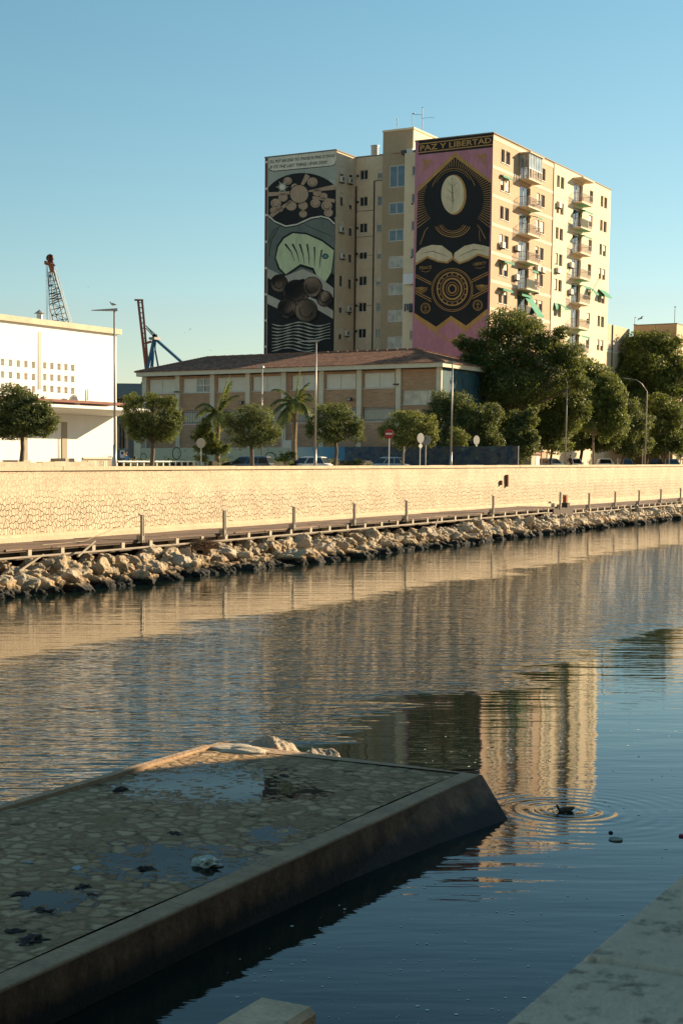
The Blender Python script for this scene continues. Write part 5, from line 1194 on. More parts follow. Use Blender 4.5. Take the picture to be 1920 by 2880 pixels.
for d in (0, 1.3):
    for k in range(N_):
        f0_, f1_ = k/N_, (k+1)/N_; dd0, dd1 = d*min(1,.3+f0_), d*min(1,.3+f1_)
        strut(mb, off(interp(L_,f0_),dd0), off(interp(L_,f1_),dd1), .085); strut(mb, off(interp(R_,f0_),dd0), off(interp(R_,f1_),dd1), .085)
        strut(mb, off(interp(L_,f0_),dd0), off(interp(R_,f0_),dd0), .05)
        a, c = (interp(L_,f0_), interp(R_,f1_)) if k % 2 else (interp(R_,f0_), interp(L_,f1_)); strut(mb, off(a,dd0), off(c,dd1), .045)
mb.build('boom', LATT, cr)
mb = MB(); mb.hexa([Pk(397,235,YC-.3),Pk(427,235,YC-.3),Pk(427,235,YC+.9),Pk(397,235,YC+.9)], [Pk(380,180,YC-.5),Pk(428,180,YC-.5),Pk(428,180,YC+1),Pk(380,180,YC+1)])
mb.hexa([Pk(360,185,YC-.4),Pk(440,192,YC-.4),Pk(440,192,YC+.8),Pk(360,185,YC+.8)], [Pk(372,165,YC-.4),Pk(430,172,YC-.4),Pk(430,172,YC+.8),Pk(372,165,YC+.8)])
mb.hexa([Pk(372,166,YC-.2),Pk(425,170,YC-.2),Pk(425,170,YC+.5),Pk(372,166,YC+.5)], [Pk(385,112,YC-.2),Pk(405,108,YC-.2),Pk(405,108,YC+.5),Pk(385,112,YC+.5)]); mb.build('boom_head', ORG, cr)
c_0 = Pk(396,128,YC-.6); mb = MB(); n = 22
for k in range(n):
    a, b_ = 2*math.pi*k/n, 2*math.pi*(k+1)/n; mb.tube([atY(*z3(396+22*math.cos(a),128+24*math.sin(a)),YC-.6), atY(*z3(396+22*math.cos(b_),128+24*math.sin(b_)),YC-.6)], .18, 4)
mb.tube([Pk(378,128,YC-.6),Pk(414,128,YC-.6)], .1, 4).tube([Pk(396,106,YC-.6),Pk(396,150,YC-.6)], .1, 4); mb.build('sheave', plain('dark red brown sheave', (.12,.04,.03), .6, .3, 2), cr)
mb = MB()
for x in (358,364): mb.tube([Pk(x,150,YC),Pk(x,178,YC)], .14, 4)
mb.build('guard', ORG, cr)
mb = MB()
for (x0,y0,x1,y1) in ((365,190,368,640),(372,190,378,640),(372,190,408,660),(364,270,410,272),(378,192,400,660),(440,200,672,720),(440,205,655,715),(436,212,620,700),(432,220,590,700),(430,230,640,705)): mb.tube([Pk(x0,y0,YC),Pk(x1,y1+(260 if y1>400 else 0),YC) if y1>400 and x1>500 else Pk(x1,y1+(40 if y1>400 else 0),YC)], .028, 3)
mb.build('cable', al, cr)
MB().box(*(lambda p:(p[0]-6,p[0]+6,p[1]-3,p[1]+4))(Pk(610,1000,YC)), 4, 9.5).build('cab', ORG, cr)
YG = 420
g2 = thing('gantry_crane', 'tall red-boomed blue harbour gantry crane rising beside the school roof', 'crane', Pk(1200,1250,YG)[:2]+(4,))
REDM = plain('dull red crane paint', (.26,.075,.045), .6, .2, .3); BLM = plain('blue crane paint', (.035,.13,.22), .6, .2, .3)
mb = MB()
for x0,x1,x2,x3 in ((1083,1097,1140,1165),(1115,1128,1160,1178)):
    mb.hexa([Pk(x2,1000,YG),Pk(x3,1000,YG),Pk(x3,1000,YG+2),Pk(x2,1000,YG+2)], [Pk(x0-4,458,YG),Pk(x1,458,YG),Pk(x1,458,YG+2),Pk(x0-4,458,YG+2)])
for y in range(480, 990, 40): f_ = (y-458)/542; mb.tube([Pk(1090+55*f_,y,YG+1),Pk(1124+48*f_,y,YG+1)], .16, 4)
mb.tube([Pk(1060,458,YG),Pk(1130,460,YG)], .3, 4); mb.build('boom', REDM, g2)
mb = MB()
for (x0,y0,x1,y1,r_) in ((1215,760,1150,1050,.95),(1222,760,1225,860,.6),(1225,850,1262,1050,.75),(1208,860,1204,1050,.6),(1215,775,1182,1050,.5),(1225,765,1440,955,.95),(1150,1050,1140,1750,1.1),(1262,1050,1268,1750,1.1),(1440,955,1470,980,.9),(1470,980,1470,1750,1.1),(1128,1105,1128,1750,1.3),(1145,800,1195,785,.3),(1150,1050,1470,1050,1.3)): mb.tube([Pk(x0,y0,YG),Pk(x1,y1,YG)], r_*.42, 6)
mb.build('frame', BLM, g2)
mb = MB()
for (x0,y0,x1,y1) in ((1150,660,1215,740),(1150,680,1210,745),(1155,668,1230,735)): mb.tube([Pk(x0,y0,YG),Pk(x1,y1,YG)], .14, 3)
mb.build('stay', al, g2)
a = Pk(1190,760,YG); c = Pk(1250,742,YG); MB().box(min(a[0],c[0])-1, max(a[0],c[0])+1, min(a[1],c[1]), max(a[1],c[1]), a[2]-.4, a[2]+.2).tube([Pk(1200,745,YG),Pk(1240,740,YG)], .5, 4).tube([Pk(1208,748,YG),Pk(1222,730,YG)], .5, 4).build('top_platform', plain('grey machinery', (.25,.2,.18), .6, .3, 1), g2)
mb = MB(); mb.tube([Pk(1145,800,YG),Pk(1195,785,YG)], .4, 4).build('link', REDM, g2)
# ------------------------------------------------------------------ trees
def leaf_mat(name, c0, c1, c2):
    m, nt, b = new_mat(name); g_ = nd(nt, 'ShaderNodeNewGeometry')
    n1 = noise_(nt, coords(nt), .8, 2)
    f = math_(nt, 'ADD', math_(nt,'MULTIPLY', g_.outputs['Random Per Island'], .6), math_(nt,'MULTIPLY', n1, .5))
    col = ramp(nt, f, [(.15,c0),(.5,c1),(.9,c2)]); nt.links.new(col, b.inputs['Base Color'])
    b.inputs['Roughness'].default_value = .55; b.inputs['Specular IOR Level'].default_value = .35
    tr = nd(nt, 'ShaderNodeBsdfTranslucent'); nt.links.new(mixc(nt, .5, col, (.24,.25,.03)), tr.inputs[0]); mx = nd(nt, 'ShaderNodeMixShader'); mx.inputs[0].default_value = .38
    nt.links.new(b.outputs[0], mx.inputs[1]); nt.links.new(tr.outputs[0], mx.inputs[2])
    nt.links.new(mx.outputs[0], nt.nodes['Material Output'].inputs[0]); return m
L_DARK = leaf_mat('dark evergreen leaf', (.022,.038,.011), (.065,.095,.024), (.17,.205,.05))
L_MID = leaf_mat('mid green leaf', (.035,.058,.014), (.10,.14,.032), (.24,.28,.07))
L_LIGHT = leaf_mat('fresh yellow-green leaf', (.07,.09,.025), (.18,.20,.05), (.30,.30,.09))
L_OLIVE = leaf_mat('grey-green leaf', (.026,.042,.015), (.07,.10,.033), (.17,.205,.075))
BARK = plain('grey brown bark', (.15,.11,.075), .9, .35, 3, vscale=(1,1,.25), bmp=.03)
BARKL = plain('pale bark', (.30,.23,.16), .9, .3, 3, vscale=(1,1,.3), bmp=.02)
def add_leaves(V, F, c, rad, n, size, rnd, shell=True, droop=0):
    for _ in range(n):
        d = Vector((rnd.gauss(0,1), rnd.gauss(0,1), rnd.gauss(0,1))).normalized()
        r_ = rnd.random()**(.45 if shell else .6)
        p = Vector((c[0]+d.x*rad[0]*r_, c[1]+d.y*rad[1]*r_, c[2]+d.z*rad[2]*r_))
        n_ = (d*.6 + Vector((rnd.gauss(0,.7), rnd.gauss(0,.7), rnd.gauss(0,.7)+.3))).normalized()
        a = n_.orthogonal().normalized(); b_ = n_.cross(a); an = rnd.random()*6.28
        u = a*math.cos(an)+b_*math.sin(an); w = n_.cross(u); s_ = size*rnd.uniform(.6,1.35); u = u*s_; w = w*s_*rnd.uniform(.35,.6)
        if droop: u.z -= droop*s_
        o = len(V); V += [p-u, p+w-n_*s_*.12, p+u*.95, p-w-n_*s_*.12]; F.append((o,o+1,o+2,o+3))
def tree(name, label, tx, t, blobs, leaf, cat='tree', group=None, seed=1, trunk_r=.16, bark=None, dens=1.0, leafk=1.0, ztrunk=None, drop=0, twist=.0, tbase=None):
    rnd = random.Random(seed); base = hitt(tx, 1302, t); base = (base[0], t, 4.0); bark = bark or BARK
    root = thing(name, label, cat, base, group)
    V = []; F = []; dist = W(*base).length; mpp = dist/4630
    cents = []
    for bl in blobs:
        cx, cy, rx, ry = bl[0], bl[1], bl[2]*1.12, bl[3]*1.1
        if name == 'leafy_tree' and cy > 1190: cy += 16; ry *= 1.15
        dt = bl[4] if len(bl) > 4 else rnd.uniform(-.3,.3)*rx*mpp
        # centre in the plane through the trunk that faces the river obliquely, shifted in depth by dt
        c = atY(cx, cy, W(*base).y + dt); R_ = Vector((rx*mpp, rx*mpp*.95, ry*mpp)); c = Vector(c); cents.append((c, R_))
        area = (rx*.355)*(ry*.355)*math.pi; nclump = max(6, int(area/16)); 
        size = max(.055, 2.6*mpp*leafk)
        for k in range(nclump):
            d = Vector((rnd.gauss(0,1), rnd.gauss(0,1), rnd.gauss(0,1))).normalized(); rr = rnd.random()**.4*.88
            cc = Vector((c.x+d.x*R_.x*rr, c.y+d.y*R_.y*rr, c.z+d.z*R_.z*rr)); q = rnd.uniform(.16,.34)*(1.15 if rr > .6 else 1)
            q = max(q, 9*mpp/max(R_.x,.3)*rnd.uniform(.6,1.2)); q = min(q, .5)
            add_leaves(V, F, cc, (R_.x*q, R_.y*q, min(R_.z,R_.x)*q*.8), int(48*dens*rnd.uniform(.6,1.3)), size, rnd, True, drop)
        add_leaves(V, F, c, (R_.x*.9, R_.y*.9, R_.z*.9), int(area*1.0*dens), size*1.25, rnd, False, drop)
    mb = MB(); mb.v = [tuple(v) for v in V]; mb.f = F; mb.m = [0]*len(F)
    cr_ = mb.build('crown', leaf, root)
    zc = min(c.z - R_.z*.3 for c, R_ in cents); c0 = sum((c for c, _ in cents), Vector())/len(cents); tr = MB()
    top = Vector((base[0]+(c0.x-base[0])*.5, base[1]+(c0.y-base[1])*.5, max(zc, 5.6)))
    pts = [Vector(base), Vector(base).lerp(top,.33)+Vector((rnd.uniform(-.05,.05),rnd.uniform(-.05,.05),0)), Vector(base).lerp(top,.7)+Vector((rnd.uniform(-.08,.08),rnd.uniform(-.08,.08),0)), top]
    tr.tube(pts, [trunk_r*1.35, trunk_r, trunk_r*.9, trunk_r*.8], 9); tr.build('trunk', bark, root, smooth=True)
    for c, R_ in cents:
        l_ = MB(); e_ = c + Vector((0,0,R_.z*.3)); m_ = top.lerp(e_,.5)+Vector((rnd.uniform(-.1,.1),rnd.uniform(-.1,.1),-.1))*R_.x
        l_.tube([top-Vector((0,0,.15)), m_, e_], [trunk_r*.6, trunk_r*.4, trunk_r*.12], 6)
        for k in range(3): l_.tube([m_, m_.lerp(c,.5)+Vector((rnd.uniform(-.6,.6)*R_.x,rnd.uniform(-.6,.6)*R_.y,rnd.uniform(0,.6)*R_.z))], [trunk_r*.3,trunk_r*.08], 4)
        l_.build('limb', bark, root, smooth=True)
    return root
tree('street_tree', 'round fluffy grey-green street tree in front of the white hall at the left edge', 57, 53,
     [(35,1120,44,46),(70,1128,40,42),(112,1150,34,44),(135,1180,34,34),(12,1170,55,50),(75,1180,60,44),(50,1212,80,26),(120,1205,42,24),(0,1205,40,30)], L_OLIVE, seed=1, trunk_r=.13, leafk=.95)
tree('clipped_tree', 'flat-topped squarish clipped dark tree beside the left straight lamp post', 425, 53.5,
     [(375,1132,32,28),(430,1128,36,26),(475,1138,30,30),(365,1180,30,44),(420,1185,48,48),(480,1190,34,46),(390,1225,36,24),(455,1228,40,22),(505,1175,14,26)], L_DARK, seed=2, trunk_r=.14, leafk=.9)
tree('round_tree', 'round dense dark street tree between the two palms', 710, 54,
     [(700,1165,44,36),(735,1175,40,38),(665,1195,38,40),(725,1220,50,40),(765,1220,30,34),(690,1238,50,26),(640,1180,20,20)], L_OLIVE, seed=3, trunk_r=.15, leafk=.9)
tree('clipped_tree', 'squarish clipped dark tree just right of the middle straight lamp post', 941, 54,
     [(915,1155,38,26),(960,1160,36,30),(890,1190,30,36),(940,1200,52,44),(985,1200,22,40),(925,1232,48,22),(1008,1195,18,30),(1005,1225,22,24),(870,1215,16,24)], L_DARK, seed=4, trunk_r=.14, leafk=.85)
tree('young_tree', 'light feathery young tree behind the red no-entry sign', 1127, 55,
     [(1130,1175,36,26),(1165,1185,40,32),(1200,1200,36,38),(1100,1205,38,32),(1150,1220,50,34),(1190,1235,34,28),(1215,1225,20,36),(1080,1215,22,22),(1130,1245,40,22)], L_LIGHT, seed=5, trunk_r=.10, leafk=1.1, dens=.75, bark=BARKL, drop=.3)
tree('leafy_tree', 'spreading leafy tree right of the right-hand straight lamp post', 1235, 57,
     [(1240,1130,36,34),(1285,1140,44,38),(1330,1170,44,38),(1225,1175,40,30),(1290,1190,50,36),(1360,1200,44,34),(1385,1225,34,30),(1340,1240,44,30),(1250,1220,40,36),(1375,1165,40,36),(1390,1255,30,20),(1310,1265,40,18),(1235,1255,34,24)], L_OLIVE, seed=6, trunk_r=.15, leafk=1.1)
tree('young_tree', 'small bright yellow-green tree with a pale thin trunk behind the right straight lamp post', 1290, 52.5,
     [(1285,1215,24,18),(1300,1232,24,20),(1275,1245,22,18),(1300,1255,18,14)], L_LIGHT, seed=7, trunk_r=.05, leafk=.9, bark=BARKL)
tree('ficus_tree', 'very tall wide-crowned dark fig tree rising in front of the tower corner', 1432, 55,
     [(1425,905,62,42),(1480,935,60,46),(1390,950,54,44),(1530,960,46,30),(1300,965,30,24),(1335,975,34,26),(1400,1010,80,52),(1490,1010,76,54),(1580,935,26,20),(1560,985,52,38),(1340,1035,62,46),(1430,1080,90,56),(1530,1065,84,56),(1600,1000,48,38),(1355,1105,54,44),(1390,1150,50,30),(1480,1130,60,34),(1310,1060,34,30),(1610,1050,40,40),(1580,1010,40,30),(1330,1005,40,34),(1640,1085,30,26)], L_DARK, seed=8, trunk_r=.38, leafk=1.15, dens=.8, drop=.25)
tree('leafy_tree', 'bushy mid-height tree hanging low before the fig tree, with a stone booth at its foot', 1455, 52,
     [(1440,1215,44,36),(1478,1205,34,40),(1420,1240,32,26),(1470,1250,34,30),(1490,1170,24,30),(1450,1180,34,26),(1400,1255,26,18),(1495,1225,24,34)], L_OLIVE, seed=9, trunk_r=.08, leafk=1.2)
tree('leafy_tree', 'broad dark tree wrapped round the left curved lamp post', 1545, 53,
     [(1540,1120,56,48),(1590,1110,54,50),(1530,1180,46,50),(1580,1185,56,48),(1560,1235,50,26),(1620,1150,40,40),(1500,1160,30,40)], L_DARK, seed=10, trunk_r=.13, leafk=1.2, dens=.9)
tree('leafy_tree', 'arching sunlit tree with a slanting forked trunk right of the left curved lamp post', 1668, 53,
     [(1640,1030,40,30),(1680,1055,44,36),(1620,1075,44,40),(1670,1100,60,44),(1720,1100,40,44),(1640,1140,50,40),(1700,1150,44,44),(1740,1140,26,34),(1700,1195,30,30),(1650,1190,40,34),(1600,1110,40,50),(1730,1180,40,40),(1665,1075,40,30),(1600,1170,36,40)], L_MID, seed=11, trunk_r=.12, leafk=1.2, dens=.85, bark=BARKL, drop=.3)
tree('leafy_tree', 'low dense tree between the slanting trunk and the right curved lamp post', 1742, 55,
     [(1760,1160,42,38),(1790,1190,44,40),(1750,1215,40,34),(1800,1235,40,26),(1770,1245,40,22)], L_OLIVE, seed=12, trunk_r=.14, leafk=1.2)
tree('tall_tree', 'tall billowing green tree at the right in front of the beige block', 1852, 58,
     [(1790,960,40,30),(1840,965,48,36),(1880,985,40,34),(1765,1005,44,36),(1820,1020,60,46),(1885,1035,50,44),(1745,1060,42,40),(1800,1080,64,48),(1870,1095,60,50),(1920,1050,40,50),(1735,1110,34,30),(1905,960,24,20),(1930,1110,40,50),(1730,1070,34,34),(1722,1115,30,40),(1765,1130,50,40),(1830,1130,60,40),(1780,1045,40,30)], L_MID, seed=13, trunk_r=.3, leafk=1.15, dens=.8, drop=.25)
tree('leafy_tree', 'rounded dark tree under the tall one near the right edge', 1868, 54,
     [(1850,1140,44,36),(1890,1165,42,40),(1840,1190,40,36),(1880,1215,46,34),(1850,1240,44,24),(1910,1240,30,24)], L_DARK, seed=14, trunk_r=.14, leafk=1.2)
tree('leafy_tree', 'half-seen green tree cut by the right edge of the photo', 1935, 56,
     [(1925,1150,38,40),(1935,1200,40,44),(1915,1245,34,26),(1960,1180,40,50)], L_MID, seed=15, trunk_r=.15, leafk=1.2)
tree('shade_tree', 'dark tree in deep shade behind the leafy row, left part', 1400, 58.5,
     [(1350,1190,60,50),(1420,1190,70,56),(1490,1200,70,56),(1550,1210,60,50),(1360,1245,60,26),(1470,1245,70,26),(1330,1130,40,40)], L_DARK, seed=16, trunk_r=.2, leafk=1.35)
tree('shade_tree', 'dark tree in deep shade behind the leafy row, middle part', 1625, 58.5,
     [(1590,1190,60,56),(1650,1190,66,60),(1710,1200,60,56),(1600,1245,60,26),(1690,1248,60,24)], L_DARK, seed=17, trunk_r=.2, leafk=1.35)
tree('shade_tree', 'dark tree in deep shade behind the leafy row, right part', 1815, 59,
     [(1770,1170,56,60),(1830,1180,66,60),(1890,1190,60,60),(1790,1245,60,26),(1880,1248,60,24)], L_DARK, seed=18, trunk_r=.2, leafk=1.35)

# palms
FR = leaf_mat('palm frond', (.035,.055,.014), (.085,.12,.03), (.16,.19,.06)); PBARK = plain('fibrous palm bark', (.26,.19,.12), .95, .4, 5, vscale=(1,1,.5), bmp=.05)
def palm(label, x, t, ytop, fronds, seed, r0=.2):
    rnd = random.Random(seed); b = hitt(x, 1302, t); base = (b[0], t, 4.0); root = thing('palm_tree', label, 'palm tree', base, 'feather palms by the yard wall')
    tp = hitt(x+2, ytop, t); top = Vector((tp[0], t, tp[2])); mb = MB(); n = 26
    pts = [Vector(base).lerp(top, k/n)+Vector((math.sin(k*.4)*.06,0,0)) for k in range(n+1)]; rs = [r0*(1.15-.35*k/n)*(1+.09*(k%2)) for k in range(n+1)]; rs[-1] = r0*.5; rs[-4:-1] = [r0*1.25, r0*1.35, r0*1.1]
    mb.tube(pts, rs, 9); mb.build('trunk', PBARK, root)
    mpp = W(*base).length/4630
    for (ax, el, L, droop) in fronds:     # ax: heading, el: start elevation
        m_ = MB(); d = Vector((math.cos(ax)*math.cos(el), math.sin(ax)*math.cos(el), math.sin(el))); p = top.copy(); mid = [p.copy()]; N_ = 16
        for k in range(N_):
            p = p + d*(L/N_); d = (d + Vector((0,0,-droop/N_*(1+k*.12)))).normalized(); mid.append(p.copy())
        m_.tube(mid, [.045*(1-.85*k/N_) for k in range(N_+1)], 4)
        for k in range(1, N_+1):
            for sub in range(3):
                q = mid[k-1].lerp(mid[k], sub/3); dd = (mid[k]-mid[k-1]).normalized(); side = dd.cross(Vector((0,0,1))).normalized(); ll = L*.24*math.sin(math.pi*min(1,(k+sub/3)/(N_+1)*.88+.1))+.12
                for sg in (-1,1):
                    e_ = q + side*sg*ll*rnd.uniform(.6,.85) + dd*ll*.55 + Vector((0,0,-ll*rnd.uniform(.15,.6))); w = dd*.055
                    m_.add([q-w, q+w, e_], [(0,1,2)])
        m_.build('frond', FR, root)
    return root
random.seed(40)
palm('slim feather palm on the left, between the clipped tree and the round tree', 611, 58, 1165,
     [(2.6+i*.35*(1 if i%2 else -1), .95-.14*i, 2.3, 1.3+.12*i) for i in range(7)]+[(-.9,1.35,2.9,.35),(-.4,1.25,2.7,.5),(-.7,1.1,2.4,.9),(-1.4,.5,2.2,1.7),(-2.4,.4,2.2,1.7),(.6,.6,2.2,1.6),(2.9,.2,2.1,1.6)], 1, .17)
palm('larger feather palm on the right with a broad drooping head and one upright spear', 827, 58, 1140,
     [(2*math.pi*i/11+.2, .75-.35*(i%3), 2.9, 1.7) for i in range(11)]+[(-.9,1.45,3.0,.12),(-.5,1.2,2.3,.7),(2.0,1.1,2.4,1.0),(-1.9,.95,2.5,1.2),(.9,.9,2.5,1.2)], 2, .2)
tree('shrub_palm', 'low dark feathery shrub tucked behind the left palm trunk', 575, 58.5,
     [(575,1200,24,20),(560,1225,28,22),(595,1235,30,26),(580,1262,34,18),(620,1265,34,18)], L_DARK, cat='shrub', seed=21, trunk_r=.08, drop=.6, leafk=1.3)
def hedge(label, x0, x1, y0, t, leaf, seed, lumpy=.12):
    rnd = random.Random(seed); a = hitt(x0, y0, t); c = hitt(x1, y0, t); z = min(a[2], c[2]); V = []; F = []; n = max(6, int((c[0]-a[0])*9))
    for k in range(n):
        f = rnd.random(); s_ = a[0]+(c[0]-a[0])*f; add_leaves(V, F, Vector((s_, t+rnd.uniform(-.3,.3), 4+rnd.uniform(.15,z-4-.1)+math.sin(f*31+seed)*lumpy)), (.25,.25,.2), 26, .085, rnd)
    mb = MB(); mb.v = [tuple(v) for v in V]; mb.f = F; mb.m = [0]*len(F); root = thing('hedge', label, 'hedge', (a[0], t, 4)); mb.build('foliage', leaf, root)
    MB().box(a[0]+.1, c[0]-.1, t-.16, t+.16, 4, z-.18).build('stems', plain('dark twiggy stems', (.03,.03,.015), .9, .4, 6), root); return root
hedge('clipped hedge behind the white street railing', 335, 545, 1290, 57.2, L_MID, 1, .03)
hedge('loose hedge between the left palm and the grey car', 590, 650, 1290, 58, L_MID, 3)
hedge('sunlit clipped hedge between the white car and the silver car', 905, 1042, 1289, 57.4, L_LIGHT, 2, .04)
hedge('dark hedge right of the grey car', 745, 830, 1290, 57.6, L_DARK, 4, .1)
tree('small_bush', 'leafy small bush at the right end of the white street railing', 565, 56.5, [(558,1290,18,10),(575,1292,18,10),(565,1284,14,7)], L_LIGHT, cat='bush', seed=31, trunk_r=.04)
tree('small_bush', 'pointed small bush between the grey car and the white car', 805, 56.5, [(800,1286,20,12),(815,1278,13,12),(790,1292,18,10)], L_MID, cat='bush', seed=32, trunk_r=.04)

# ------------------------------------------------------------------ street lamps and signs
GALV = plain('grey lamp steel', (.33,.31,.28), .45, .12, 1.5, metal=.5)
def straight_lamp(x, y, t, label, arm=1.35, head=True):
    p = hitt(x, y, t); root = thing('street_lamp', label, 'street lamp', (p[0], t, 4), 'straight street lamps along the quay'); H = p[2]
    MB().tube([(p[0],t,4),(p[0],t,H*.45)], [.115,.10], 10).tube([(p[0],t,H*.45),(p[0],t,H)], [.075,.05], 10).build('pole', GALV, root, smooth=True)
    # arm runs left-forward over the road
    ax, ay = -.52, .854
    a = Vector((p[0],t,H)); u = Vector((ax,ay,0)); w = Vector((-ay,ax,0)); m_ = MB()
    def R_(o0, o1, w0, w1, z0, z1): m_.hexa([a+u*o0-w*w0+Vector((0,0,z0)), a+u*o1-w*w1+Vector((0,0,z0+.02)), a+u*o1+w*w1+Vector((0,0,z0+.02)), a+u*o0+w*w0+Vector((0,0,z0))], [a+u*o0-w*w0+Vector((0,0,z1)), a+u*o1-w*w1+Vector((0,0,z0+.06)), a+u*o1+w*w1+Vector((0,0,z0+.06)), a+u*o0+w*w0+Vector((0,0,z1))])
    R_(-.18, arm, .15, .05, -.02, .13); m_.build('lamp_head', GALV, root); return root
straight_lamp(322, 874, 50, 'tall straight lamp post at the white hall corner with a gull on its arm', 1.25)
straight_lamp(889, 961, 50, 'tall straight lamp post in front of the middle of the school', 1.25)
straight_lamp(1272, 1020, 50, 'tall straight lamp post at the right corner of the school', 1.25)
p = hitt(737, 1035, 60); o = thing('street_lamp', 'thin lamp post with a small round head close to the school front', 'street lamp', (p[0],60,4)); MB().tube([(p[0],60,4),(p[0],60,p[2])], [.07,.045], 8).build('pole', GALV, o, smooth=True); MB().lathe([(.05,-.02),(.24,.0),(.22,.12),(.08,.2)], (p[0]-.1,60,p[2]), 12).build('lamp_head', GALV, o)
for x, ytop, lab_ in ((1588,1032,'curved-arm street lamp reaching out of the trees behind the broad dark tree'),(1812,1068,'curved-arm street lamp reaching out of the trees before the tall right-hand tree')):
    tt = 50.0; b = hitt(x, 1302, tt); pole = [(x,1302),(x+4,1150),(x+6,1075),(x-2,1052),(x-22,1036),(x-42,1030)]
    if x > 1700: pole = [(x,1302),(x+1,1160),(x-2,1100),(x-10,1080),(x-26,1068),(x-42,1066)]
    o = thing('street_lamp', lab_, 'street lamp', (b[0],tt,4), 'curved street lamps under the trees'); pts = [Vector((b[0],tt,4))]+[Vector((b[0],tt,hitt(b_[0],b_[1],tt)[2])) for b_ in pole[1:3]]
    Y0 = W(b[0],tt,4).y; pts += [Vector(atY(q[0]-(pole[2][0]-x), q[1], Y0)) for q in pole[3:]]
    MB().tube(pts, [.09,.07,.05,.04,.035,.03], 8).build('pole', GALV, o, smooth=True)
    e_ = pts[-1]; d = (pts[-1]-pts[-2]).normalized(); MB().tube([e_-d*.1, e_+d*.35, e_+d*1.0], [.05,.10,.03], 8, flat=.5).build('lamp_head', GALV, o)
SGN = plain('back of sign, grey', (.34,.32,.28), .6, .1, 3); RED = plain('sign red', (.42,.03,.02), .5, .08, 4)
def sign(x, y, t, label, kind, turn=0.0):
    p = hitt(x, y, t); root = thing('road_sign', label, 'road sign', (p[0],t,4)); MB().tube([(p[0],t,4),(p[0],t,p[2]+.3)], .035, 8).build('pole', MET, root)
    c_, s_ = math.cos(turn), math.sin(turn)
    def disc(r_, d, mat_, name, n=24, dz=0, parent=root, sx=1, dth=.02):
        u = Vector((-s_*1.0, c_, 0)); nn = Vector((-c_, -s_, 0)); cc = Vector((p[0],t,p[2]+dz))+nn*d
        ring = [cc+u*(r_*sx*math.cos(2*math.pi*k/n))+Vector((0,0,r_*math.sin(2*math.pi*k/n))) for k in range(n)]
        m_ = MB().hexa([q-nn*dth for q in ring], ring).build(name, mat_, parent); BASE[m_.name] = BASE[root.name]; return m_
    if kind == 'noentry':
        f = disc(.36, .07, RED, 'plate'); u = Vector((-s_,c_,0)); nn = Vector((-c_,-s_,0)); cc = Vector((p[0],t,p[2]))+nn*.078
        MB().hexa([cc+u*a+Vector((0,0,-.07)) for a in (-.25,.25)]+[cc+nn*.006+u*a+Vector((0,0,-.07)) for a in (.25,-.25)], [cc+u*a+Vector((0,0,.07)) for a in (-.25,.25)]+[cc+nn*.006+u*a+Vector((0,0,.07)) for a in (.25,-.25)]).build('white_bar', MET, f)
    elif kind == 'disc': disc(.34, .05, SGN, 'plate')
    elif kind == 'edge':
        disc(.40, .05, SGN, 'plate', sx=1); f = disc(.24, .06, MET, 'lower_plate', n=4, dz=-.62)
    elif kind == 'oct': disc(.45, .05, SGN, 'plate', n=8)
E1 = math.pi/2-.35
sign(1094, 1220, 51, 'red no-entry sign with a white bar in front of the feathery young tree', 'noentry', .15)
sign(566, 1246, 56, 'round pale road sign seen from behind, left of the left palm trunk', 'disc', .1)
sign(1181, 1232, 51, 'narrow edge-on road sign pair left of the right straight lamp post', 'edge', E1)
sign(1197, 1238, 53, 'grey eight-sided sign seen from behind beside the edge-on sign pair', 'oct', .3)
sign(1338, 1238, 51, 'edge-on road sign with a small lower plate under the leafy tree', 'edge', E1)
sign(1415, 1250, 53, 'thin edge-on road sign under the fig tree behind the white hatchback', 'edge', E1)
# thin tree stakes and poles under the right-hand trees
for i, (x, ytop) in enumerate(((1135,1255),(1455,1255),(1522,1255),(1594,1235),(1735,1288),(1806,1262),(1881,1270),(1918,1290))):
    p = hitt(x, ytop, 51.5); o = MB().tube([(p[0],51.5,4),(p[0]+.05,51.5,p[2])], .055, 7).build('stake', plain('pale weathered stake', (.45,.37,.27), .8, .15, 2), base=(p[0],51.5,4))
    tag(o, ['pale stake beside the trunk of the feathery young tree','thin pale stake left of the stone booth','pale stake right of the stone booth','pale stake touching the left curved lamp post','short pale stake right of the slanting forked trunk','pale stake close to the right curved lamp post','tall pale stake second from the right edge','short pale stake nearest the right edge'][i], 'stake', 'pale stakes along the far promenade')
p = hitt(1508, 1275, 52.5); o = thing('stone_booth', 'small rough stone booth with a pale door and tiled lean-to roof under the trees', 'booth', (p[0],52.5,4)); zb_ = p[2]
MB().box(p[0]-1.5,p[0]+.9,52.5,54.5,4,zb_-.1).build('wall', stn, o); MB().box(p[0]-.2,p[0]+.7,52.46,52.496,4.05,zb_-.3).build('door', MET, o)
MB().hexa([(p[0]-1.7,52.3,zb_-.095),(p[0]+1.2,52.3,zb_-.095),(p[0]+1.2,54.7,zb_-.095),(p[0]-1.7,54.7,zb_-.095)], [(p[0]-1.7,52.9,zb_+.45),(p[0]-.2,52.9,zb_+.45),(p[0]-.2,54.2,zb_+.45),(p[0]-1.7,54.2,zb_+.45)]).build('roof', MATS['ridge tile'], o)

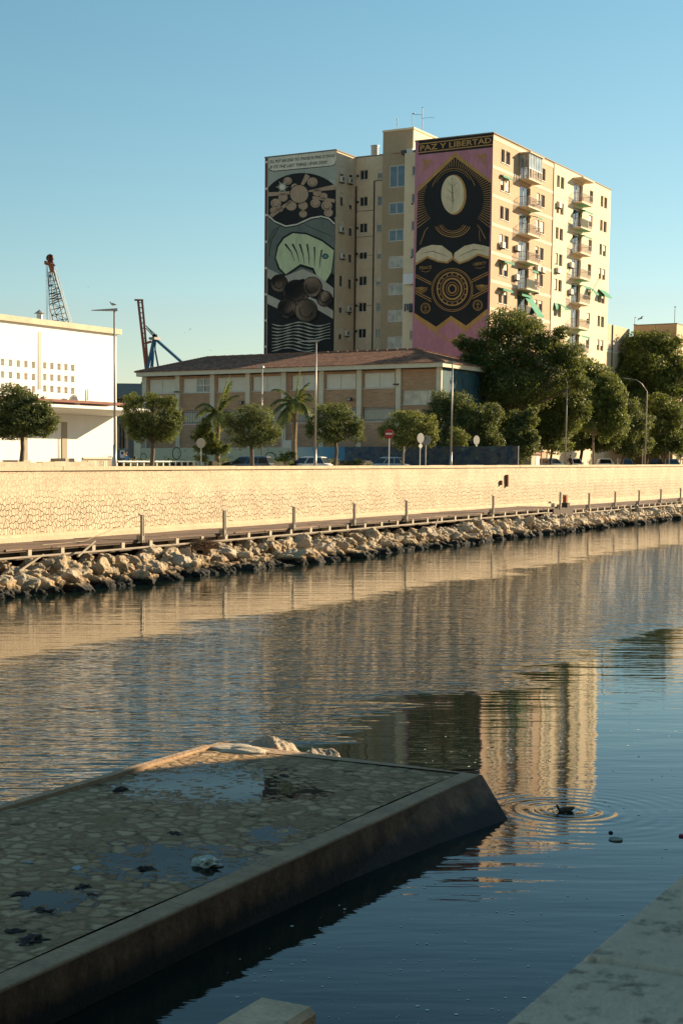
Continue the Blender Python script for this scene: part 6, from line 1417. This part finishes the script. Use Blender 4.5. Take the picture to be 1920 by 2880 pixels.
# ------------------------------------------------------------------ cars
TYRE = plain('tyre rubber', (.02,.02,.02), .85, .2, 6); RIM = plain('alloy rim', (.45,.45,.45), .35, .1, 6, metal=.7)
def car(label, px, py_roof, t, rot, col, estate=False, L=4.2):
    """px: photograph x of the car's middle; built nose towards local +x"""
    p = hitt(px, 1302, t); H = 1.48; root = thing('parked_car', label, 'car', (p[0],t,4), 'cars parked behind the quay wall', rot); BASE[root.name] = (0,0,0)
    m, nt, b = new_mat('car paint'); b.inputs['Base Color'].default_value = c4(col); b.inputs['Metallic'].default_value = .25; b.inputs['Roughness'].default_value = .3; b.inputs['Coat Weight'].default_value = .6; b.inputs['Coat Roughness'].default_value = .08
    dn = noise_(nt, coords(nt), 3, 4); nt.links.new(ramp(nt, dn, [(.3,tuple(c*.85 for c in col)),(.7,col)]), b.inputs['Base Color'])
    h = L/2; W2 = .86
    # lower body, lofted along x: (x, half width, bottom, shoulder)
    secs = [(-h,.62,.42,.78),(-h+.12,.78,.30,.90),(-h+.7,W2,.24,.94),(-.6,W2+.01,.22,.93),(.5,W2+.01,.22,.92),(h-1.0,W2,.24,.90),(h-.35,.80,.26,.80),(h-.05,.66,.34,.64),(h,.5,.42,.56)]
    mb = MB(); vs = []; n = 8
    for x, w, z0, z1_ in secs: vs += [(x,-w*.9,z0),(x,-w,z0+.12),(x,-w,(z0+z1_)/2+.04),(x,-w*.93,z1_),(x,w*.93,z1_),(x,w,(z0+z1_)/2+.04),(x,w,z0+.12),(x,w*.9,z0)]
    fs = [(i*n+k, (i+1)*n+k, (i+1)*n+(k+1)%n, i*n+(k+1)%n) for i in range(len(secs)-1) for k in range(n)]+[tuple(range(n)), tuple(reversed(range((len(secs)-1)*n, len(secs)*n)))]
    mb.add(vs, fs).build('body', m, root, smooth=False)
    rear = -h+.15 if estate else -h+.35; rt_ = rear+.35 if not estate else rear+.22
    roofp = [(rt_,.62),(.15,.66)]; ws = 1.0
    cb_ = MB(); bot = [(rear,-.76,.93),(ws,-.78,.91),(ws,.78,.91),(rear,.76,.93)]; top = [(rt_,-.60,H-.03),(.22,-.60,H-.02),(.22,.60,H-.02),(rt_,.60,H-.03)]
    cb_.hexa(bot, top); cb_.hexa([(rt_+.02,-.58,H-.029),(.18,-.58,H-.019),(.18,.58,H-.019),(rt_+.02,.58,H-.029)], [(rt_+.2,-.42,H+.03),(.0,-.42,H+.035),(.0,.42,H+.035),(rt_+.2,.42,H+.03)]); cb_.build('cabin', m, root, bevel=.02)
    def lerp(a, b_, f): return tuple(a[i]+(b_[i]-a[i])*f for i in range(3))
    def pane(b0, b1, t0, t1, off, name='window'):
        q = [lerp(lerp(b0,b1,u),lerp(t0,t1,u),v) for u, v in ((.06,.10),(.94,.10),(.94,.86),(.06,.86))]; o_ = Vector(off); MB().poly([tuple(Vector(a)+o_) for a in q]).build(name, G_DARK, root)
    for sg, (bb0, bb1, tt0, tt1) in ((-1,(bot[0],bot[1],top[0],top[1])),(1,(bot[3],bot[2],top[3],top[2]))):
        o_ = (0, sg*.026, .006); cuts = (0,.30,.62,1.0) if estate else (0,.24,.60,1.0)
        for a, c in zip(cuts, cuts[1:]): pane(lerp(bb0,bb1,a), lerp(bb0,bb1,c), lerp(tt0,tt1,a), lerp(tt0,tt1,c), o_)
        MB().box(ws-.25, ws-.08, sg*.83-.07, sg*.83+.07, .93, 1.06).build('mirror', m, root)
    pane(bot[1], bot[2], top[1], top[2], (.03,0,.012), 'windscreen'); pane(bot[3], bot[0], top[3], top[0], (-.03,0,.01), 'rear_window')
    for sx in (-1,1):
        for sy in (-1,1):
            cx, cy = sx*(h-.78), sy*(W2-.09); w_ = MB(); nn_ = 18; ringv = []
            for yy in (cy-.1, cy+.1):
                for k in range(nn_): ringv.append((cx+.31*math.cos(2*math.pi*k/nn_), yy, .31+.31*math.sin(2*math.pi*k/nn_)))
            w_.add(ringv, [(k,(k+1)%nn_,nn_+(k+1)%nn_,nn_+k) for k in range(nn_)]+[tuple(range(nn_)), tuple(reversed(range(nn_,2*nn_)))]); wo_ = w_.build('wheel', TYRE, root); BASE[wo_.name] = (0,0,0)
            MB().poly([(cx+.2*math.cos(2*math.pi*k/12), cy+sy*.104, .31+.2*math.sin(2*math.pi*k/12)) for k in range(12)]).build('rim', RIM, wo_)
    for sy in (-1,1):
        MB().box(h-.16, h-.03, sy*.52-.14, sy*.52+.14, .58, .70).build('headlight', G_FROST, root); MB().box(-h-.01, -h+.1, sy*.60-.1, sy*.60+.1, .64, .82).build('tail_light', RED, root)
    return root
LFT = math.pi/2
car('grey-blue estate car nosing left, beside the round tree trunk', 690, 0, 57, LFT+.25, (.16,.19,.22), True)
car('white hatchback nosing left behind the middle straight lamp post', 862, 0, 57, LFT+.1, (.72,.71,.68))
car('silver hatchback behind the red no-entry sign', 1082, 0, 57, LFT+.1, (.38,.41,.44))
car('cream estate car with a dark windscreen under the leafy tree', 1372, 0, 54.5, math.pi+.5, (.62,.60,.52), True)
car('pale small car just left of the stone booth, half hidden', 1434, 0, 55.5, math.pi+.4, (.55,.53,.48))
car('light blue small car just right of the stone booth', 1548, 0, 55.0, math.pi+.9, (.45,.55,.58))
car('white saloon right of the left curved lamp post', 1612, 0, 54.5, math.pi+.5, (.68,.66,.60))
car('white van-like estate with roof bars near the slanting forked trunk', 1700, 0, 55.0, math.pi+.4, (.70,.69,.64), True)
car('dark blue car between the two curved lamp posts', 1758, 0, 55.5, math.pi+.4, (.06,.08,.12))
car('black car in the shade right of the right curved lamp post', 1845, 0, 55.5, math.pi+.3, (.03,.03,.035))
car('teal car close to the right edge of the photo', 1888, 0, 54.5, math.pi+.4, (.06,.20,.26))
car('dark red car in the shade left of the cream estate', 1300, 0, 58, LFT, (.10,.025,.02))

# ------------------------------------------------------------------ people
SKIN = plain('skin', (.40,.24,.16), .6, .08, 5); HAIR = plain('dark hair', (.03,.02,.015), .7, .3, 6)
def person(label, s, t, z, rot, shirt, trousers, bend=.0, seed=0, arms=.0):
    J = {}; E_ = []
    def add(n, p, r_, par=None): J[n] = (Vector(p), r_, len(J)); E_.append((J[par][2], J[n][2])) if par else None
    bx = bend*.25
    add('pelvis',(0,0,.95),.13); add('waist',(bx*.3,0,1.10),.125,'pelvis'); add('chest',(bx,0,1.32),.15,'waist'); add('neck0',(bx*1.3,0,1.47),.07,'chest'); add('neck1',(bx*1.5,0,1.53),.055,'neck0')
    add('jaw',(bx*1.5+.03,0,1.59),.075,'neck1'); add('skull',(bx*1.5+.01,0,1.68),.095,'jaw'); add('crown',(bx*1.5,0,1.74),.06,'skull')
    for sg, n in ((1,'l'),(-1,'r')):
        add('sh'+n,(bx,sg*.18,1.43),.062,'chest'); add('el'+n,(bx+.02+arms*.1,sg*.23,1.16),.045,'sh'+n); add('wr'+n,(bx+.12+arms*.2,sg*.22,.94+arms*.2),.030,'el'+n); add('pa'+n,(bx+.14+arms*.25,sg*.215,.87+arms*.2),.034,'wr'+n)
        for f in range(5):
            o_ = (f-2)*.014; b0 = J['pa'+n][0]; L_ = (.055,.07,.075,.07,.05)[f] if f else .04
            add('f%d%s'%(f,n),(b0.x+o_+(.02 if f == 0 else 0),b0.y,b0.z-L_*.6),.0085,'pa'+n); add('g%d%s'%(f,n),(b0.x+o_+.012,b0.y-sg*.01,b0.z-L_*1.2),.007,'f%d%s'%(f,n))
        add('hp'+n,(0,sg*.09,.88),.10,'pelvis'); add('kn'+n,(.02+.05*sg,sg*.10,.50),.062,'hp'+n); add('an'+n,(-.02+.08*sg,sg*.10,.10),.042,'kn'+n); add('to'+n,(.12+.08*sg,sg*.11,.035),.035,'an'+n)
    me = bpy.data.meshes.new('person'); me.from_pydata([tuple(v[0]) for v in J.values()], E_, []); o = bpy.data.objects.new('person', me); sc.collection.objects.link(o)
    sk = o.modifiers.new('skin','SKIN'); sk.use_smooth_shade = True; sub = o.modifiers.new('sub','SUBSURF'); sub.levels = 1; sub.render_levels = 1
    for i, v in enumerate(J.values()): me.skin_vertices[0].data[i].radius = (v[1], v[1])
    me.skin_vertices[0].data[0].use_root = True
    dg = bpy.context.evaluated_depsgraph_get(); nm = bpy.data.meshes.new_from_object(o.evaluated_get(dg)); o.modifiers.clear(); o.data = nm
    for q in (SKIN, shirt, trousers, TYRE): nm.materials.append(q)
    for f in nm.polygons:
        c = f.center; arm = abs(c.y) > .19; f.material_index = 3 if c.z < .08 else (2 if c.z < .98 and not arm else (1 if 1.0 <= c.z < 1.475 and not (arm and c.z < 1.15) else 0)); f.use_smooth = True
    o.location = W(s,t,z); o.rotation_euler = (0,0,RZ+rot); BASE[o.name] = (0,0,0)
    hx = bx*1.5; m_ = MB(); n = 14; vs = []
    for j in range(7):
        a = math.pi*j/12; 
        for k in range(n): vs.append((hx-.012+.118*math.sin(a)*math.cos(2*math.pi*k/n), .098*math.sin(a)*math.sin(2*math.pi*k/n), 1.685+.125*math.cos(a)-(.07 if math.cos(2*math.pi*k/n) < -.3 and j > 4 else 0)))
    m_.add(vs, [(j*n+k,(j+1)*n+k,(j+1)*n+(k+1)%n,j*n+(k+1)%n) for j in range(6) for k in range(n)]); m_.build('hair', HAIR, o, smooth=True)
    return tag(o, label, 'person')
p = hitt(1587,1302,51.8); person('person in black standing against the left curved lamp post', p[0], 51.2, 4.0, -2.2, plain('black shirt', (.02,.02,.022), .8, .2, 5), plain('dark trousers', (.03,.03,.04), .8, .2, 5))
p = hitt(366,1302,60); person('person in a bright blue jacket stooping by the hedge left of the clipped tree', p[0], 60, 4.0, 2.4, plain('bright blue jacket', (.03,.12,.32), .8, .15, 5), plain('grey trousers', (.1,.1,.11), .8, .2, 5), bend=.8, arms=.5)
p = hitt(378,1302,58); person('person in a crimson top behind the white street railing', p[0], 57.9, 3.98-.35, 1.2, plain('crimson top', (.38,.02,.06), .8, .15, 5), plain('denim', (.06,.08,.14), .8, .2, 5), bend=.3)

# ------------------------------------------------------------------ the duck and the other birds
def skin_mesh(name, pts, edges, mat_, base, rot, label, cat, sub=2, scale=1):
    me = bpy.data.meshes.new(name); me.from_pydata([p[:3] for p in pts], edges, []); o = bpy.data.objects.new(name, me); sc.collection.objects.link(o)
    o.modifiers.new('skin','SKIN'); s_ = o.modifiers.new('sub','SUBSURF'); s_.levels = sub; s_.render_levels = sub
    for i, p in enumerate(pts): me.skin_vertices[0].data[i].radius = (p[3], p[4] if len(p) > 4 else p[3])
    me.skin_vertices[0].data[0].use_root = True
    nm = bpy.data.meshes.new_from_object(o.evaluated_get(bpy.context.evaluated_depsgraph_get())); o.modifiers.clear(); o.data = nm; nm.materials.clear(); nm.materials.append(mat_)
    for f in nm.polygons: f.use_smooth = True
    o.location = base; o.rotation_euler = (0,0,rot); o.scale = (scale,)*3; BASE[o.name] = (0,0,0); return tag(o, label, cat)
def duck_mat():
    m, nt, b = new_mat('brown feathers'); v = coords(nt); sep = nd(nt,'ShaderNodeSeparateXYZ'); nt.links.new(v, sep.inputs[0])
    sc_ = nd(nt,'ShaderNodeTexVoronoi'); sc_.inputs['Scale'].default_value = 34; nt.links.new(coords(nt,(.6,1,1)), sc_.inputs['Vector'])
    col = ramp(nt, sc_.outputs['Distance'], [(.1,(.05,.035,.022)),(.6,(.12,.085,.055))]); hd = math_(nt,'GREATER_THAN', sep.outputs[2], .165)
    nt.links.new(mixc(nt, hd, col, (.02,.03,.018)), b.inputs['Base Color']); b.inputs['Roughness'].default_value = .6; return m
dd = DUCK; DM = duck_mat()
wd_ = W(dd[0]-.05, dd[1], -.02)
dk = skin_mesh('duck', [(0,0,.07,.085,.095),(.10,0,.07,.085,.085),(.17,0,.085,.055,.055),(.205,0,.13,.036,.038),(.215,0,.165,.034,.034),(.235,0,.195,.044,.040),(.265,0,.19,.024,.024),(-.10,0,.075,.082,.075),(-.19,0,.10,.050,.04),(-.25,0,.135,.018,.022)],
               [(0,1),(1,2),(2,3),(3,4),(4,5),(5,6),(0,7),(7,8),(8,9)], DM, wd_, math.pi+.15, 'small dark mallard duck swimming left among ring ripples beside the pier', 'duck', scale=.55)
MB().hexa([(.262,-.016,.175),(.335,-.022,.168),(.335,.022,.168),(.262,.016,.175)], [(.262,-.014,.198),(.33,-.018,.176),(.33,.018,.176),(.262,.014,.198)]).build('bill', plain('dull yellow bill', (.22,.16,.04), .5, .1, 6), dk)
for sg in (-1,1): MB().poly([(.09,sg*.088,.105),(.05,sg*.094,.14),(-.08,sg*.082,.15),(-.20,sg*.040,.15),(-.255,sg*.012,.165),(-.18,sg*.062,.105),(-.05,sg*.092,.085)]).build('wing', DM, dk)
WG = plain('grey and white feathers', (.30,.30,.28), .7, .3, 8)
p = hitt(320, 868, 50); q = atY(318, 866, W(p[0],50,4).y)
gl = skin_mesh('gull', [(0,0,.10,.07),(.09,0,.13,.055),(.14,0,.20,.035),(.175,0,.235,.04),(.21,0,.23,.02),(-.10,0,.09,.05),(-.24,0,.07,.014)], [(0,1),(1,2),(2,3),(3,4),(0,5),(5,6)], WG, W(q[0],q[1],p[2]+.13), 2.6, 'small gull perched on the arm of the left straight lamp post', 'gull')
MB().tube([(.02,.03,.05),(.02,.03,-.02)], .008, 4).tube([(.02,-.03,.05),(.02,-.03,-.02)], .008, 4).build('legs', GOLD, gl)
def flying(px, py, Y, span, label, roll=.3, head=.4):
    q = atY(px, py, Y); P_ = W(*q); k = span/1.2; o = MB()
    body = skin_mesh('gull', [(0,0,0,.075),(.12,0,.01,.055),(.22,0,.03,.045),(.29,0,.02,.012),(-.14,0,0,.05),(-.32,0,.01,.03,.01)], [(0,1),(1,2),(2,3),(0,4),(4,5)], WG, P_, head, label, 'gull', 1, k)
    body.rotation_euler = (roll, 0, head)
    for sg in (-1,1):
        w_ = MB(); w_.hexa([(.09,sg*.04,.0),(.12,sg*.30,.10),(.0,sg*.62,.03),(-.10,sg*.30,.08),(-.11,sg*.04,.0)], [(.09,sg*.04,.02),(.12,sg*.30,.115),(.0,sg*.62,.035),(-.10,sg*.30,.09),(-.11,sg*.04,.012)]); w_.build('wing', WG, body)
    return body
flying(1800, 896, 170, 1.15, 'gull gliding over the flat-roofed beige block at the right', -.35, .3)
flying(592, 986, 200, .6, 'tiny distant bird over the left end of the school roof', .3, 1.5)
flying(520, 936, 220, .5, 'tiny distant bird right of the gantry crane, the lower of two', .3, 1.0)
flying(535, 926, 220, .5, 'tiny distant bird right of the gantry crane, the upper of two', -.3, .5)
flying(249, 807, 220, .5, 'faint tiny bird in the sky right of the lattice crane', .2, .8)
